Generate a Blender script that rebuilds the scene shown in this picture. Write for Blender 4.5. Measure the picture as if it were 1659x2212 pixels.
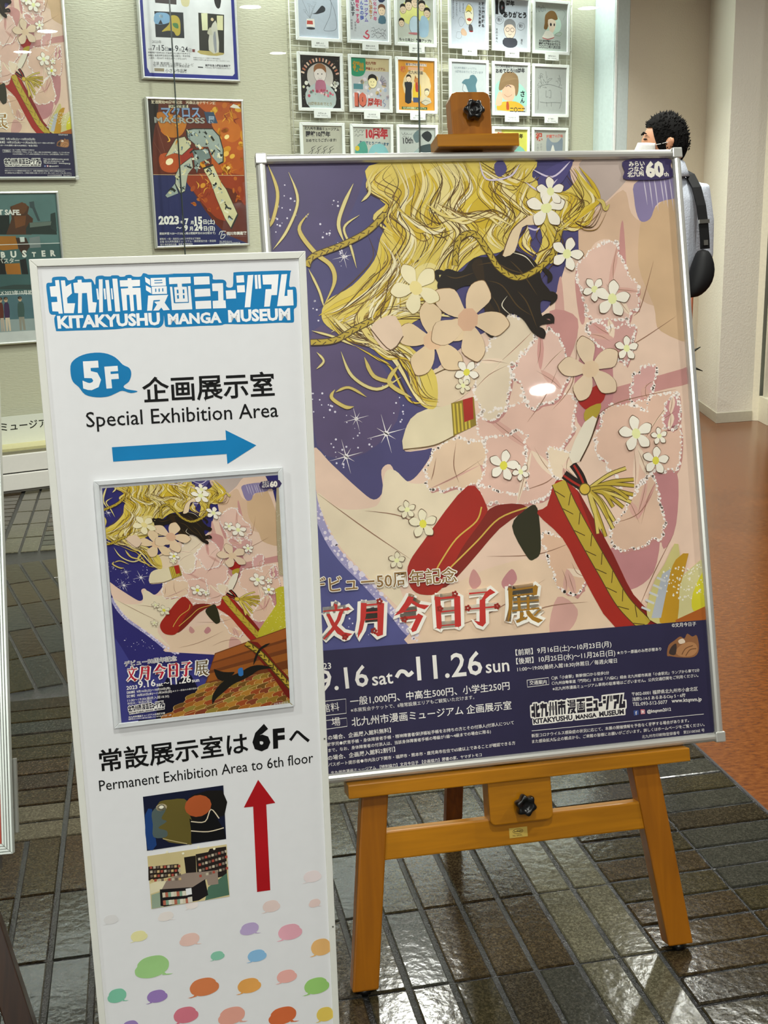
import bpy, bmesh, math, random
from mathutils import Vector, Matrix
random.seed(7)
PI = math.pi
for o in list(bpy.data.objects): bpy.data.objects.remove(o, do_unlink=True)
SC = bpy.context.scene
COL = SC.collection

# ------------------------------------------------------------------ camera
RX = Vector((0.99973, -0.00564, -0.02275)); DN = Vector((-0.02343, -0.24052, -0.97036)); FW = Vector((0.0, 0.97063, -0.24059))
cd = bpy.data.cameras.new('camera'); cam = bpy.data.objects.new('camera', cd); COL.objects.link(cam)
cd.sensor_fit = 'HORIZONTAL'; cd.sensor_width = 36.0; cd.lens = 36.0*2550.62/1659.0
cd.clip_start = 0.05; cd.clip_end = 100
UPc = -DN; BK = -FW
cam.matrix_world = Matrix(((RX.x, UPc.x, BK.x, 0), (RX.y, UPc.y, BK.y, 0), (RX.z, UPc.z, BK.z, 1.265), (0, 0, 0, 1)))
SC.camera = cam

# ------------------------------------------------------------------ world, lamps, exposure
SC.view_settings.view_transform = 'Standard'; SC.view_settings.look = 'None'
SC.view_settings.gamma = 1.0; SC.view_settings.use_curve_mapping = False
SC.view_settings.exposure = 0.0
SC.cycles.use_denoising = True
SC.cycles.max_bounces = 8; SC.cycles.transparent_max_bounces = 16
SC.cycles.caustics_reflective = False; SC.cycles.caustics_refractive = False
W = bpy.data.worlds.new('world'); SC.world = W; W.use_nodes = True
WORLD_STRENGTH = 0.13
W.node_tree.nodes['Background'].inputs[0].default_value = (1.0, 0.96, 0.88, 1)
W.node_tree.nodes['Background'].inputs[1].default_value = WORLD_STRENGTH
CEIL = 2.8
def lamp(name, loc, size, power, color=(0.98, 1.0, 0.93), shape='DISK', rot=(0, 0, 0), sy=None, spread=PI):
    l = bpy.data.lights.new(name, 'AREA'); l.shape = shape; l.size = size
    if sy: l.size_y = sy
    l.energy = power; l.color = color; l.spread = spread
    o = bpy.data.objects.new(name, l); COL.objects.link(o); o.location = loc; o.rotation_euler = rot
    return o
# downlights mirrored in glass; the rest added unseen as fill
DOWNLIGHTS_AND_FILLS = [(2.74, -2.2), (3.61, 3.38), (1.56, 4.68), (3.22, 6.58), (1.39, 2.78), (2.04, 1.76),
              (-0.6, -1.6), (0.55, -1.0), (-1.6, 0.4), (-1.9, 2.6), (0.2, 0.5), (-1.2, -3.2), (0.8, -3.0), (1.41, 5.46), (0.1, 5.2), (0.95, 6.7), (-0.5, 4.0), (0.2, 3.4), (-0.4, -5.4)]
DL_DIM = {(3.22, 6.58): 0.12, (3.61, 3.38): 0.25, (2.74, -2.2): 0.7, (0.1, 5.2): 1.25, (1.41, 5.46): 0.5, (0.95, 6.7): 0.85, (-1.2, -3.2): 1.9, (0.8, -3.0): 1.6, (-0.4, -5.4): 2.6, (-0.6, -1.6): 0.85, (0.55, -1.0): 0.85}
DL_POWER = 28.0
for i, (x, y) in enumerate(DOWNLIGHTS_AND_FILLS):
    lamp('downlight_and_fill_lamp', (x, y, CEIL-0.035), 0.15, DL_POWER*DL_DIM.get((x, y), 1.0), spread=math.radians(115) if (x, y) == (0.95, 6.7) else PI)  # the narrow-spread lamp is added to brighten the pillar's left face
# strip light along the top of the display case
WA = math.radians(28.82713251)
WH = Vector((math.cos(WA), math.sin(WA), 0)); WN = Vector((math.sin(WA), -math.cos(WA), 0)); WB = Vector((-1.762, 5.714, 0))
def wp(u, z, off=0.0): return WB + WH*u + WN*off + Vector((0, 0, z))
CASE_POWER = 40.0
lamp('case_strip_lamp', wp(1.6, 2.765, -0.07), 4.6, CASE_POWER, (0.9, 1.0, 0.98), 'RECTANGLE', (0, 0, WA), 0.05)

# ------------------------------------------------------------------ materials
def lin(h):
    h = h.lstrip('#'); r = []
    for i in (0, 2, 4):
        c = int(h[i:i+2], 16)/255.0
        r.append(c/12.92 if c <= 0.04045 else ((c+0.055)/1.055)**2.4)
    return (r[0], r[1], r[2], 1)
MATS = {}
def nodes(name):
    m = bpy.data.materials.new(name); m.use_nodes = True
    return m, m.node_tree.nodes, m.node_tree.links, m.node_tree.nodes['Principled BSDF']
def flat(h, rough=0.5, spec=0.5, metal=0.0, coat=0.0, vary=0.06, scale=60.0, bump=0.0, bscale=300.0, gain=1.0):
    key = (h, rough, spec, metal, coat, vary, scale, bump, bscale, gain)
    if key in MATS: return MATS[key]
    m, n, l, b = nodes('paint_'+h.strip('#'))
    c = lin(h); c = tuple(min(0.95, v*gain) for v in c[:3])+(1,)
    b.inputs['Roughness'].default_value = rough; b.inputs['Specular IOR Level'].default_value = spec
    b.inputs['Metallic'].default_value = metal; b.inputs['Coat Weight'].default_value = coat; b.inputs['Coat Roughness'].default_value = 0.08
    tc = n.new('ShaderNodeTexCoord'); nz = n.new('ShaderNodeTexNoise'); nz.inputs['Scale'].default_value = scale; nz.inputs['Detail'].default_value = 4
    l.new(tc.outputs['Object'], nz.inputs['Vector'])
    mx = n.new('ShaderNodeMixRGB'); mx.blend_type = 'MULTIPLY'; mx.inputs[0].default_value = 1; mx.inputs[1].default_value = c
    rp = n.new('ShaderNodeMapRange'); rp.inputs[1].default_value = 0.3; rp.inputs[2].default_value = 0.7
    rp.inputs[3].default_value = 1-vary; rp.inputs[4].default_value = 1+vary*0.4
    l.new(nz.outputs['Fac'], rp.inputs[0]); l.new(rp.outputs[0], mx.inputs[2]); l.new(mx.outputs[0], b.inputs['Base Color'])
    if bump:
        n2 = n.new('ShaderNodeTexNoise'); n2.inputs['Scale'].default_value = bscale; n2.inputs['Detail'].default_value = 6
        bp = n.new('ShaderNodeBump'); bp.inputs['Strength'].default_value = bump; bp.inputs['Distance'].default_value = 0.004
        l.new(tc.outputs['Object'], n2.inputs['Vector']); l.new(n2.outputs['Fac'], bp.inputs['Height']); l.new(bp.outputs[0], b.inputs['Normal'])
    MATS[key] = m; return m
def ink(h): return flat(h, 0.42, 0.35, vary=0.12, scale=11.0, gain=1.14)
def glassy(name, tint=(1, 1, 1, 1), rough=0.0, ior=1.45, gain=1.0):
    m, n, l, b = nodes(name); n.remove(b)
    tr = n.new('ShaderNodeBsdfTransparent'); tr.inputs[0].default_value = tint
    gl = n.new('ShaderNodeBsdfGlossy'); gl.inputs['Roughness'].default_value = rough
    fr = n.new('ShaderNodeFresnel'); fr.inputs[0].default_value = ior
    mu = n.new('ShaderNodeMath'); mu.operation = 'MULTIPLY'; mu.inputs[1].default_value = gain
    mx = n.new('ShaderNodeMixShader')
    ge = n.new('ShaderNodeNewGeometry'); fb = n.new('ShaderNodeMath'); fb.operation = 'SUBTRACT'; fb.inputs[0].default_value = 1.0; m2 = n.new('ShaderNodeMath'); m2.operation = 'MULTIPLY'
    l.new(ge.outputs['Backfacing'], fb.inputs[1]); l.new(fr.outputs[0], mu.inputs[0]); l.new(mu.outputs[0], m2.inputs[0]); l.new(fb.outputs[0], m2.inputs[1]); l.new(m2.outputs[0], mx.inputs[0]); l.new(tr.outputs[0], mx.inputs[1]); l.new(gl.outputs[0], mx.inputs[2])
    l.new(mx.outputs[0], n['Material Output'].inputs[0])
    return m
def wood(name, h1, h2, axis=0, rough=0.3, sc=(3, 40, 40), coat=0.3):
    m, n, l, b = nodes(name)
    tc = n.new('ShaderNodeTexCoord'); mp = n.new('ShaderNodeMapping'); mp.inputs['Scale'].default_value = sc
    nz = n.new('ShaderNodeTexNoise'); nz.inputs['Scale'].default_value = 1.0; nz.inputs['Detail'].default_value = 8; nz.inputs['Distortion'].default_value = 1.2
    rp = n.new('ShaderNodeValToRGB'); rp.color_ramp.elements[0].position = 0.3; rp.color_ramp.elements[1].position = 0.7
    rp.color_ramp.elements[0].color = lin(h1); rp.color_ramp.elements[1].color = lin(h2)
    l.new(tc.outputs['Object'], mp.inputs[0]); l.new(mp.outputs[0], nz.inputs['Vector']); l.new(nz.outputs['Fac'], rp.inputs[0]); l.new(rp.outputs[0], b.inputs['Base Color'])
    b.inputs['Roughness'].default_value = rough; b.inputs['Coat Weight'].default_value = coat; b.inputs['Coat Roughness'].default_value = 0.15
    return m
def slate(name, h1, h2, sc=1.0, seed=0.0):
    m, n, l, b = nodes(name)
    tc = n.new('ShaderNodeTexCoord'); mp = n.new('ShaderNodeMapping'); mp.inputs['Location'].default_value = (seed, seed*2, 0)
    a = n.new('ShaderNodeTexNoise'); a.inputs['Scale'].default_value = 190*sc; a.inputs['Detail'].default_value = 8; a.inputs['Roughness'].default_value = 0.75; a.inputs['Distortion'].default_value = 0.8
    rp = n.new('ShaderNodeValToRGB'); e = rp.color_ramp.elements; e[0].position = 0.46; e[0].color = lin(h1); e[1].position = 0.74; e[1].color = lin(h2)
    l.new(tc.outputs['Object'], mp.inputs[0]); l.new(mp.outputs[0], a.inputs['Vector']); l.new(a.outputs['Fac'], rp.inputs[0]); l.new(rp.outputs[0], b.inputs['Base Color'])
    c = n.new('ShaderNodeTexNoise'); c.inputs['Scale'].default_value = 55; c.inputs['Detail'].default_value = 9; l.new(mp.outputs[0], c.inputs['Vector'])
    bp = n.new('ShaderNodeBump'); bp.inputs['Strength'].default_value = 0.28; bp.inputs['Distance'].default_value = 0.002
    l.new(c.outputs['Fac'], bp.inputs['Height']); l.new(bp.outputs[0], b.inputs['Normal'])
    rr = n.new('ShaderNodeMapRange'); rr.inputs[3].default_value = 0.07; rr.inputs[4].default_value = 0.2; l.new(a.outputs['Fac'], rr.inputs[0]); l.new(rr.outputs[0], b.inputs['Roughness'])
    b.inputs['Specular IOR Level'].default_value = 0.26
    return m
M_ALU = flat('#d6d6d0', 0.33, 0.5, 0.6, vary=0.02)
M_ALUD = flat('#a8a79e', 0.34, 0.5, 0.85, vary=0.02)
M_CHROME = flat('#d8d6cc', 0.12, 0.5, 1.0, vary=0.02)
M_WHITE = flat('#e2e2da', 0.42, 0.5, vary=0.02)
M_SIGNW = flat('#e6e6e8', 0.5, 0.4, vary=0.015)
M_BLACK = flat('#0b0b0c', 0.3, 0.5, vary=0.1)
M_COVER = glassy('clear_sheet', rough=0.025, ior=1.42, gain=0.65)
M_GLASS = glassy('case_glass', (0.975, 0.99, 0.98, 1), 0.0, 1.5)
M_EDGE = flat('#39423f', 0.25)

# ------------------------------------------------------------------ object helpers
def link(o, parent=None):
    COL.objects.link(o)
    if parent is not None: o.parent = parent
    return o
def mesh_obj(name, verts, faces, mats, midx=None, parent=None, smooth=False):
    me = bpy.data.meshes.new(name); me.from_pydata(verts, [], faces)
    for m in (mats if isinstance(mats, (list, tuple)) else [mats]): me.materials.append(m)
    if midx:
        me.polygons.foreach_set('material_index', midx)
    if smooth: me.polygons.foreach_set('use_smooth', [True]*len(me.polygons))
    me.update()
    return link(bpy.data.objects.new(name, me), parent)
def bm_obj(name, bm, mat, parent=None, smooth=False, bevel=0.0, seg=2):
    bmesh.ops.recalc_face_normals(bm, faces=bm.faces)
    me = bpy.data.meshes.new(name); bm.to_mesh(me); bm.free()
    for m in (mat if isinstance(mat, (list, tuple)) else [mat]): me.materials.append(m)
    if smooth: me.polygons.foreach_set('use_smooth', [True]*len(me.polygons))
    o = link(bpy.data.objects.new(name, me), parent)
    if bevel:
        b = o.modifiers.new('bevel', 'BEVEL'); b.width = bevel; b.segments = seg; b.limit_method = 'ANGLE'
    return o
def add_box(bm, x0, x1, y0, y1, z0, z1):
    v = [bm.verts.new(p) for p in ((x0, y0, z0), (x1, y0, z0), (x1, y1, z0), (x0, y1, z0), (x0, y0, z1), (x1, y0, z1), (x1, y1, z1), (x0, y1, z1))]
    for f in ((3, 2, 1, 0), (4, 5, 6, 7), (0, 1, 5, 4), (1, 2, 6, 5), (2, 3, 7, 6), (3, 0, 4, 7)): bm.faces.new([v[i] for i in f])
def box(name, x0, x1, y0, y1, z0, z1, mat, parent=None, bevel=0.0):
    bm = bmesh.new(); add_box(bm, x0, x1, y0, y1, z0, z1); return bm_obj(name, bm, mat, parent, bevel=bevel)
def add_prism(bm, pts, z0, z1):
    a = [bm.verts.new((x, y, z0)) for x, y in pts]; b = [bm.verts.new((x, y, z1)) for x, y in pts]; n = len(pts)
    bm.faces.new(a[::-1]); bm.faces.new(b)
    for i in range(n): bm.faces.new((a[i], a[(i+1) % n], b[(i+1) % n], b[i]))
def prism(name, pts, z0, z1, mat, parent=None, bevel=0.0):
    bm = bmesh.new(); add_prism(bm, pts, z0, z1); return bm_obj(name, bm, mat, parent, bevel=bevel)
def add_tube(bm, path, rad, n=8, cap=True):
    rings = []
    path = [Vector(p) for p in path]
    rad = rad if isinstance(rad, (list, tuple)) else [rad]*len(path)
    a = None
    for i, p in enumerate(path):
        d = (path[min(i+1, len(path)-1)]-path[max(i-1, 0)]).normalized()
        a = d.orthogonal() if a is None else a-d*a.dot(d)
        a.normalize(); b = a.cross(d)
        rings.append([bm.verts.new(p+(a*math.cos(2*PI*k/n)+b*math.sin(2*PI*k/n))*rad[i]) for k in range(n)])
    for r, q in zip(rings, rings[1:]):
        for k in range(n): bm.faces.new((r[k], r[(k+1) % n], q[(k+1) % n], q[k]))
    if cap: bm.faces.new(rings[0][::-1]); bm.faces.new(rings[-1])
def tube(name, path, rad, mat, parent=None, n=8):
    bm = bmesh.new(); add_tube(bm, path, rad, n); return bm_obj(name, bm, mat, parent, smooth=True)
def tag(o, label=None, cat=None, group=None, kind=None):
    if label: o['label'] = label
    if cat: o['category'] = cat
    if group: o['group'] = group
    if kind: o['kind'] = kind
    return o
def thing(name, label, cat, origin, ex=None, ey=None, ez=None, group=None):
    o = bpy.data.objects.new(name, None); o.empty_display_size = 0.05; COL.objects.link(o)
    if ex is not None:
        o.matrix_world = Matrix(((ex.x, ey.x, ez.x, origin.x), (ex.y, ey.y, ez.y, origin.y), (ex.z, ey.z, ez.z, origin.z), (0, 0, 0, 1)))
    else: o.location = origin
    return tag(o, label, cat, group)
def structure(o): o['kind'] = 'structure'; return o

# ------------------------------------------------------------------ printing: flat lettering and pictures on a sheet, coordinates in millimetres
FT = bpy.data.curves.new('letters', 'FONT'); FO = bpy.data.objects.new('letters', FT); COL.objects.link(FO)
GLY = {}
def glyphs(s, bold=0.0, res=2):
    k = (s, bold, res)
    if k not in GLY:
        FT.body = s; FT.offset = bold; FT.resolution_u = res
        bpy.context.view_layer.update()
        ev = FO.evaluated_get(bpy.context.evaluated_depsgraph_get()); me = ev.to_mesh()
        vs = [(v.co.x, v.co.y) for v in me.vertices]; fs = [tuple(p.vertices) for p in me.polygons]
        ev.to_mesh_clear()
        xs = [v[0] for v in vs]
        GLY[k] = (vs, fs, min(xs), max(xs))
    return GLY[k]
def smooth_path(pts, n=6, closed=False):
    P = [Vector((p[0], p[1])) for p in pts]; m = len(P); out = []
    rng = range(m) if closed else range(m-1)
    for i in rng:
        p0, p1, p2, p3 = (P[(i-1) % m], P[i], P[(i+1) % m], P[(i+2) % m]) if closed else (P[max(i-1, 0)], P[i], P[i+1], P[min(i+2, m-1)])
        for k in range(n):
            t = k/n
            out.append(0.5*((2*p1)+(p2-p0)*t+(2*p0-5*p1+4*p2-p3)*t*t+(3*p1-p0-3*p2+p3)*t**3))
    if not closed: out.append(P[-1])
    return [(p.x, p.y) for p in out]
def affine(src, dst):
    (a, b, c), (d, e, f) = src, dst
    A = Matrix(((a[0], a[1], 1), (b[0], b[1], 1), (c[0], c[1], 1))).inverted()
    X = A @ Vector((d[0], e[0], f[0])); Y = A @ Vector((d[1], e[1], f[1]))
    return lambda p: (X[0]*p[0]+X[1]*p[1]+X[2], Y[0]*p[0]+Y[1]*p[1]+Y[2])
class Sheet:
    DZ = 0.000015; EPS = 0.0000025
    def __init__(s, clip, M=None):
        s.v = []; s.f = []; s.mi = []; s.mats = []; s.z = 0; s.clip = clip; s.M = M; s.e = 0.0
    def lay(s, n=1): s.z += n; return s
    def put(s, pts, faces, col):
        m = ink(col) if isinstance(col, str) else col
        if m not in s.mats: s.mats.append(m)
        i = s.mats.index(m); b = len(s.v); x0, y0, x1, y1 = s.clip; z = s.z*s.DZ+s.e
        for p in pts:
            q = s.M(p) if s.M else p
            s.v.append((min(max(q[0], x0), x1)/1000, min(max(q[1], y0), y1)/1000, z))
        for f in faces: s.f.append(tuple(b+j for j in f)); s.mi.append(i)
    def poly(s, pts, col, sm=0):
        if sm: pts = smooth_path(pts, sm, True)
        s.e += s.EPS
        s.put(pts, [tuple(range(len(pts)))], col)
    def rect(s, x0, y0, x1, y1, col): s.poly([(x0, y0), (x1, y0), (x1, y1), (x0, y1)], col)
    def line(s, pts, w, col, sm=5, taper=0.0, w2=None):
        s.e += s.EPS
        p = smooth_path(pts, sm) if sm and len(pts) > 2 else [tuple(q) for q in pts]
        n = len(p); L = []; R = []
        for i in range(n):
            a, b = p[max(i-1, 0)], p[min(i+1, n-1)]; dx, dy = b[0]-a[0], b[1]-a[1]; d = math.hypot(dx, dy) or 1
            t = i/max(1, n-1); ww = w+(w2-w)*t if w2 is not None else w
            if taper: ww *= max(0.08, min(1, t/taper if t < taper else 1, (1-t)/taper if t > 1-taper else 1))
            L.append((p[i][0]-dy/d*ww/2, p[i][1]+dx/d*ww/2)); R.append((p[i][0]+dy/d*ww/2, p[i][1]-dx/d*ww/2))
        s.put(L+R, [(i, n+i, n+i+1, i+1) for i in range(n-1)], col)
    def disc(s, x, y, rx, col, ry=None, n=14, rot=0.0):
        ry = ry or rx; c, d = math.cos(rot), math.sin(rot)
        s.put([(x+rx*math.cos(2*PI*k/n)*c-ry*math.sin(2*PI*k/n)*d, y+rx*math.cos(2*PI*k/n)*d+ry*math.sin(2*PI*k/n)*c) for k in range(n)], [tuple(range(n))], col)
    def text(s, t, ab, col, bold=0.0, hs=1.0, res=2, dy=0.0):
        (ax, ay), (bx, by) = ab[0], ab[1]
        vs, fs, x0, x1 = glyphs(t, bold, res)
        dx, dy_ = bx-ax, by-ay; L = math.hypot(dx, dy_); k = L/(x1-x0); ux, uy = dx/L, dy_/L
        s.put([(ax+ux*(x-x0)*k-uy*(y*k*hs+dy), ay+uy*(x-x0)*k+ux*(y*k*hs+dy)) for x, y in vs], fs, col)
    def halo(s, t, ab, col, r, n=10):
        (ax, ay), (bx, by) = ab
        for k in range(n):
            dx, dy = math.cos(2*PI*k/n)*r, math.sin(2*PI*k/n)*r; s.e += s.EPS; s.text(t, [(ax+dx, ay+dy), (bx+dx, by+dy)], col)
    def dots(s, pts, r, col, jit=0.5, step=None, n=7):
        p = smooth_path(pts, 8); acc = 0; step = step or r*1.5
        for a, b in zip(p, p[1:]):
            d = math.hypot(b[0]-a[0], b[1]-a[1]); acc += d
            if acc >= step:
                acc = 0; rr = r*random.uniform(1-jit, 1+jit*0.6)
                s.disc(b[0]+random.uniform(-r, r)*jit, b[1]+random.uniform(-r, r)*jit, rr, col, rr*random.uniform(0.6, 1), n, random.random()*3)
    def build(s, name, parent, loc=(0, 0, 0)):
        o = mesh_obj(name, s.v, s.f, s.mats, s.mi, parent); o.location = loc
        return o

# ------------------------------------------------------------------ the exhibition print: a generic picture of swirling cloth, ribbons and blossoms
C_NAVY = '#47426f'; C_PINK = '#dec0ab'; C_CREAM = '#e0cbb0'; C_ROSE = '#c58f8a'; C_LINE = '#5b3d22'; C_YEL = '#d6bf55'; C_PALE = '#e6d79a'; C_GOLD = '#b39a34'; C_RED = '#9c2417'; C_DRED = '#6f1a12'
def blossom(s, x, y, r, rot=0.0, core='#d9d25c', pet='#ece6d6', edge=C_LINE, n=5):
    def petal(a, k): 
        return [(x+math.cos(a+t)*r*q*k, y+math.sin(a+t)*r*q*k) for t, q in ((0, 0.06), (-0.5, 0.42), (-0.42, 0.8), (-0.1, 1.0), (0.05, 1.04), (0.3, 0.86), (0.5, 0.5))]
    for k in range(n): s.poly(petal(rot+2*PI*k/n, 1.0), edge, 3)
    s.lay()
    for k in range(n): s.poly(petal(rot+2*PI*k/n, 1.0-1.3/r if r > 14 else 0.93), pet, 3)
    s.lay(); s.disc(x, y, r*0.3, core, r*0.26, 8, rot); s.lay(-2)
def sparkle(s, x, y, r, col='#e8e2e2'):
    for k in range(4):
        a = k*PI/4+0.2; q = r*(1 if k % 2 == 0 else 0.55)
        s.line([(x-math.cos(a)*q, y-math.sin(a)*q), (x, y), (x+math.cos(a)*q, y+math.sin(a)*q)], r*0.06, col, 2, 0.5)
    s.disc(x, y, r*0.14, col)
def strands(s, pts, n, spread, w, cols, line='#85642a', z=1):
    R = random.Random(int(sum(p[0]+p[1] for p in pts)))
    for k in range(n):
        o = [(p[0]+R.uniform(-1, 1)*spread+(k-n/2)*spread*0.55, p[1]+R.uniform(-1, 1)*spread*0.7) for p in pts]
        ww = w*R.uniform(0.6, 1.3)
        s.line(o, ww+1.1, line, 6, 0.25); s.lay(); s.line(o, ww, R.choice(cols), 6, 0.25)
        s.lay(-1)
    s.lay(z)
def braid(s, pts, w):
    s.line(pts, w+3, '#4e3a12', 6); s.lay(); s.line(pts, w, C_GOLD, 6); s.lay()
    p = smooth_path(pts, 10); acc = 0; sg = 1
    for a, b in zip(p, p[1:]):
        d = math.hypot(b[0]-a[0], b[1]-a[1]); acc += d
        if acc > w*0.62:
            acc = 0; ux, uy = (b[0]-a[0])/(d or 1), (b[1]-a[1])/(d or 1); sg = -sg
            s.line([(b[0]-uy*w*0.5*sg-ux*w*0.3, b[1]+ux*w*0.5*sg-uy*w*0.3), (b[0]+ux*w*0.4, b[1]+uy*w*0.4)], 1.5, '#4e3a12', 0)
    s.lay(-2)
def ruffle(s, pts, col, bead=3.0, lace='#eadfd6'):
    R = random.Random(int(abs(pts[0][0]*7+pts[0][1])))
    q = [(x+R.uniform(-4.5, 4.5), y+R.uniform(-4.5, 4.5)) for x, y in smooth_path(pts, 5, True)]; c = (sum(p[0] for p in q)/len(q), sum(p[1] for p in q)/len(q))
    s.poly([(x+3, y-5) for x, y in q], '#b8837c', 2); s.poly(q, col, 2)
    for k in range(3):
        a = q[R.randrange(len(q))]; b = q[R.randrange(len(q))]; m = ((a[0]+c[0])/2, (a[1]+c[1])/2)
        s.poly([a, (m[0]+7, m[1]+4), c, (m[0]-6, m[1]-5)], R.choice(('#cfa294', '#e3ccb4', '#c9958c', '#e0c4ae')), 3)
        s.line([a, m, (c[0]+R.uniform(-12, 12), c[1]+R.uniform(-12, 12))], 1.1, '#8d6650', 4, 0.4)
    s.lay(); s.dots(q+[q[0]], bead, lace, 0.6, 3.2); s.lay(-1)
def picture(s, big=True):
    R = random.Random(3)
    # sky speckle
    for q in ([(43,981),(47,977),(30,951),(34,949),(63,964),(113,932),(106,928),(129,979),(145,897),(142,879),(94,786),(86,804),(69,650),(79,640),(95,627),(104,622),(140,577),(148,572),(116,552),(95,562),(110,531),(74,508),(218,625),(202,656),(226,616),(58,282),(78,255),(135,263),(151,240),(114,273)]):
        for k in range(4): s.disc(q[0]+R.gauss(0, 9), q[1]+R.gauss(0, 9), R.uniform(0.7, 2.1), '#d9d4e2', n=6)
    for (x, y), r in zip([(190,581),(118,546),(138,886),(140,609)], (34, 30, 20, 22)): sparkle(s, x, y, r)
    s.lay()
    # cloth
    cloth = [(566,1049),(775,1051),(776,642),(776,204),(246,214),(208,246),(184,280),(140,336),(108,373),(88,404),(74,439),(63,491),(63,564),(93,534),(134,491),(160,470),(177,484),(177,519),(193,528),(205,504),(226,498),(250,519),(270,550),(248,549),(217,553),(234,604),(280,622),(277,674),(313,708),(380,749),(473,772),(508,806),(536,868),(557,881),(567,966)]
    rim = [(63,491),(74,439),(88,404),(108,373),(140,336),(184,280),(208,246),(246,214)]
    s.line(rim, 26, '#9d97bd', 5); s.lay()
    s.poly(cloth, C_PINK, 4); s.lay(); s.dots(rim, 5, '#d8cfdc', 0.7); s.dots([(x-8, y-5) for x, y in rim], 3, '#d8cfdc', 0.8, 7)
    # wide pale panels
    s.poly([(63,487),(101,459),(149,456),(171,467),(183,514),(201,517),(226,494),(270,491),(319,475),(264,404),(216,360),(195,314),(226,242),(193,280),(136,345),(89,408)], '#dfcfb2', 4)
    s.poly([(226,242),(222,321),(266,309),(349,337),(441,348),(521,306),(571,222),(250,216)], '#dcc0a4', 4)
    s.poly([(649,991),(661,950),(683,935),(714,963),(769,978),(777,769),(691,782),(663,801),(642,838),(623,899),(590,898),(569,867),(558,876),(567,961),(594,952)], '#cfae92', 4)
    s.poly([(679,936),(696,938),(714,963),(769,978),(776,733),(701,736),(691,782),(668,855)], '#c9a884', 4)
    s.lay()
    s.poly([(679,1007),(772,1017),(769,980),(715,967),(696,938),(676,936),(669,973)], '#867aa0', 4); s.lay()
    for i in range(7):
        x, y = [(689,1013),(699,1013),(709,1013),(721,1013),(728,1013),(738,1013),(747,1013)][i]; s.line([(x, y), (x+2, y-22), (x+4, y-50-6*(i % 3))], 2.2, '#c9c0d0', 3, 0.4)
    s.poly([(578,1047),(682,1048),(671,1027),(645,996),(595,961),(579,1002)], '#b7a59c', 4); s.lay()
    # folds in rose
    for p in ([(645,933),(643,829),(631,820),(636,906)], [(559,863),(561,768),(551,760),(547,832)], [(522,841),(522,743),(507,735),(507,788)], [(555,625),(681,655),(779,673),(777,646),(679,628),(591,601)], [(497,780),(547,764),(528,698),(494,686),(487,718)],
              [(667,484),(711,486),(703,391),(676,348),(670,398),(655,453)], [(572,351),(620,370),(669,380),(654,309),(609,281),(577,297)], [(416,561),(486,575),(478,531),(431,516)], [(326,339),(338,316),(324,304),(316,318)], [(394,334),(402,315),(382,299),(374,313)],
              [(457,382),(489,371),(510,343),(478,354)], [(473,279),(508,254),(491,220),(454,219)], [(534,662),(563,724),(600,726),(602,623),(569,566),(533,582)]):
        s.poly(p, R.choice(('#c08a84', '#c99b90', '#b97f80')), 4)
    s.lay()
    # ruffles with lace edges
    for p, c in (([(270,548),(307,568),(356,560),(430,570),(432,534),(433,481),(404,461),(351,482),(278,478),(253,497)], '#dcbfa2'), ([(355,600),(415,615),(476,629),(532,626),(523,569),(496,526),(518,502),(488,482),(449,449),(384,444),(341,474),(363,529)], '#d9b3a2'),
                 ([(392,739),(422,774),(454,768),(470,736),(420,685),(406,615),(368,599),(349,649),(367,705)], '#dac8ae'), ([(470,736),(499,744),(522,685),(504,628),(452,613),(432,649),(425,681)], '#dcb9aa'), ([(559,867),(623,902),(635,865),(664,810),(652,774),(611,744),(570,764),(559,804)], '#d9b6a6'),
                 ([(570,759),(632,761),(649,738),(635,684),(608,695),(572,728)], '#c99a92'), ([(643,661),(682,673),(667,602),(634,612)], '#cf9f99'), ([(591,605),(649,612),(721,621),(716,495),(668,489),(617,451),(592,493),(563,540)], '#d8b49f'),
                 ([(626,446),(667,484),(679,389),(653,363),(591,354),(584,391)], '#d3b199'), ([(701,604),(721,617),(719,567),(693,564)], '#bf8688'), ([(478,536),(515,529),(520,466),(488,482)], '#e0cbb0'), ([(454,391),(516,360),(525,297),(501,281),(475,305)], '#d8b296')):
        ruffle(s, p, c)
    s.lay(2)
    # folds drawn in brown line
    for p in ([(64,487),(142,422),(217,364)], [(205,443),(255,409),(353,398)], [(545,742),(529,653),(488,606)], [(732,762),(657,720),(598,695)], [(552,581),(611,613),(722,631)], [(697,863),(667,783),(651,765)], [(274,535),(267,509),(262,496)], [(311,559),(304,520),(311,489)], [(423,468),(465,479),(484,491)],
              [(252,236),(343,259),(452,311)], [(387,237),(448,263),(528,266)], [(351,359),(442,356),(512,374)], [(697,374),(653,305),(620,245)], [(585,400),(633,414),(665,453)], [(503,677),(476,629),(441,587)], [(144,452),(204,439),(260,405)]):
        s.line(p, 1.6, '#8d6650', 6, 0.4)
    s.lay()
    # green-black cone of cloth, red ribbons and gold braid
    s.poly([(400,408),(429,437),(448,436),(449,365),(436,348),(423,353)], '#2c2a14', 4); s.lay()
    s.poly([(430,439),(384,447),(347,429),(260,344),(253,318),(275,312),(318,348),(377,405)], '#7a2115', 3); s.lay()
    s.poly([(326,483),(357,446),(349,425),(307,375),(266,309),(234,302),(213,317),(211,352),(241,393)], C_RED, 4); s.lay()
    for p in ([(348,445),(337,421),(299,393),(269,356),(259,340)], [(430,439),(378,423),(335,386),(282,342)]): s.line(p, 2.6, '#c9a94a', 5)
    s.poly([(486,482),(520,466),(552,406),(581,346),(613,272),(656,219),(656,210),(575,217),(522,311),(490,380),(447,427),(466,439)], C_RED, 3); s.lay()
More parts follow.
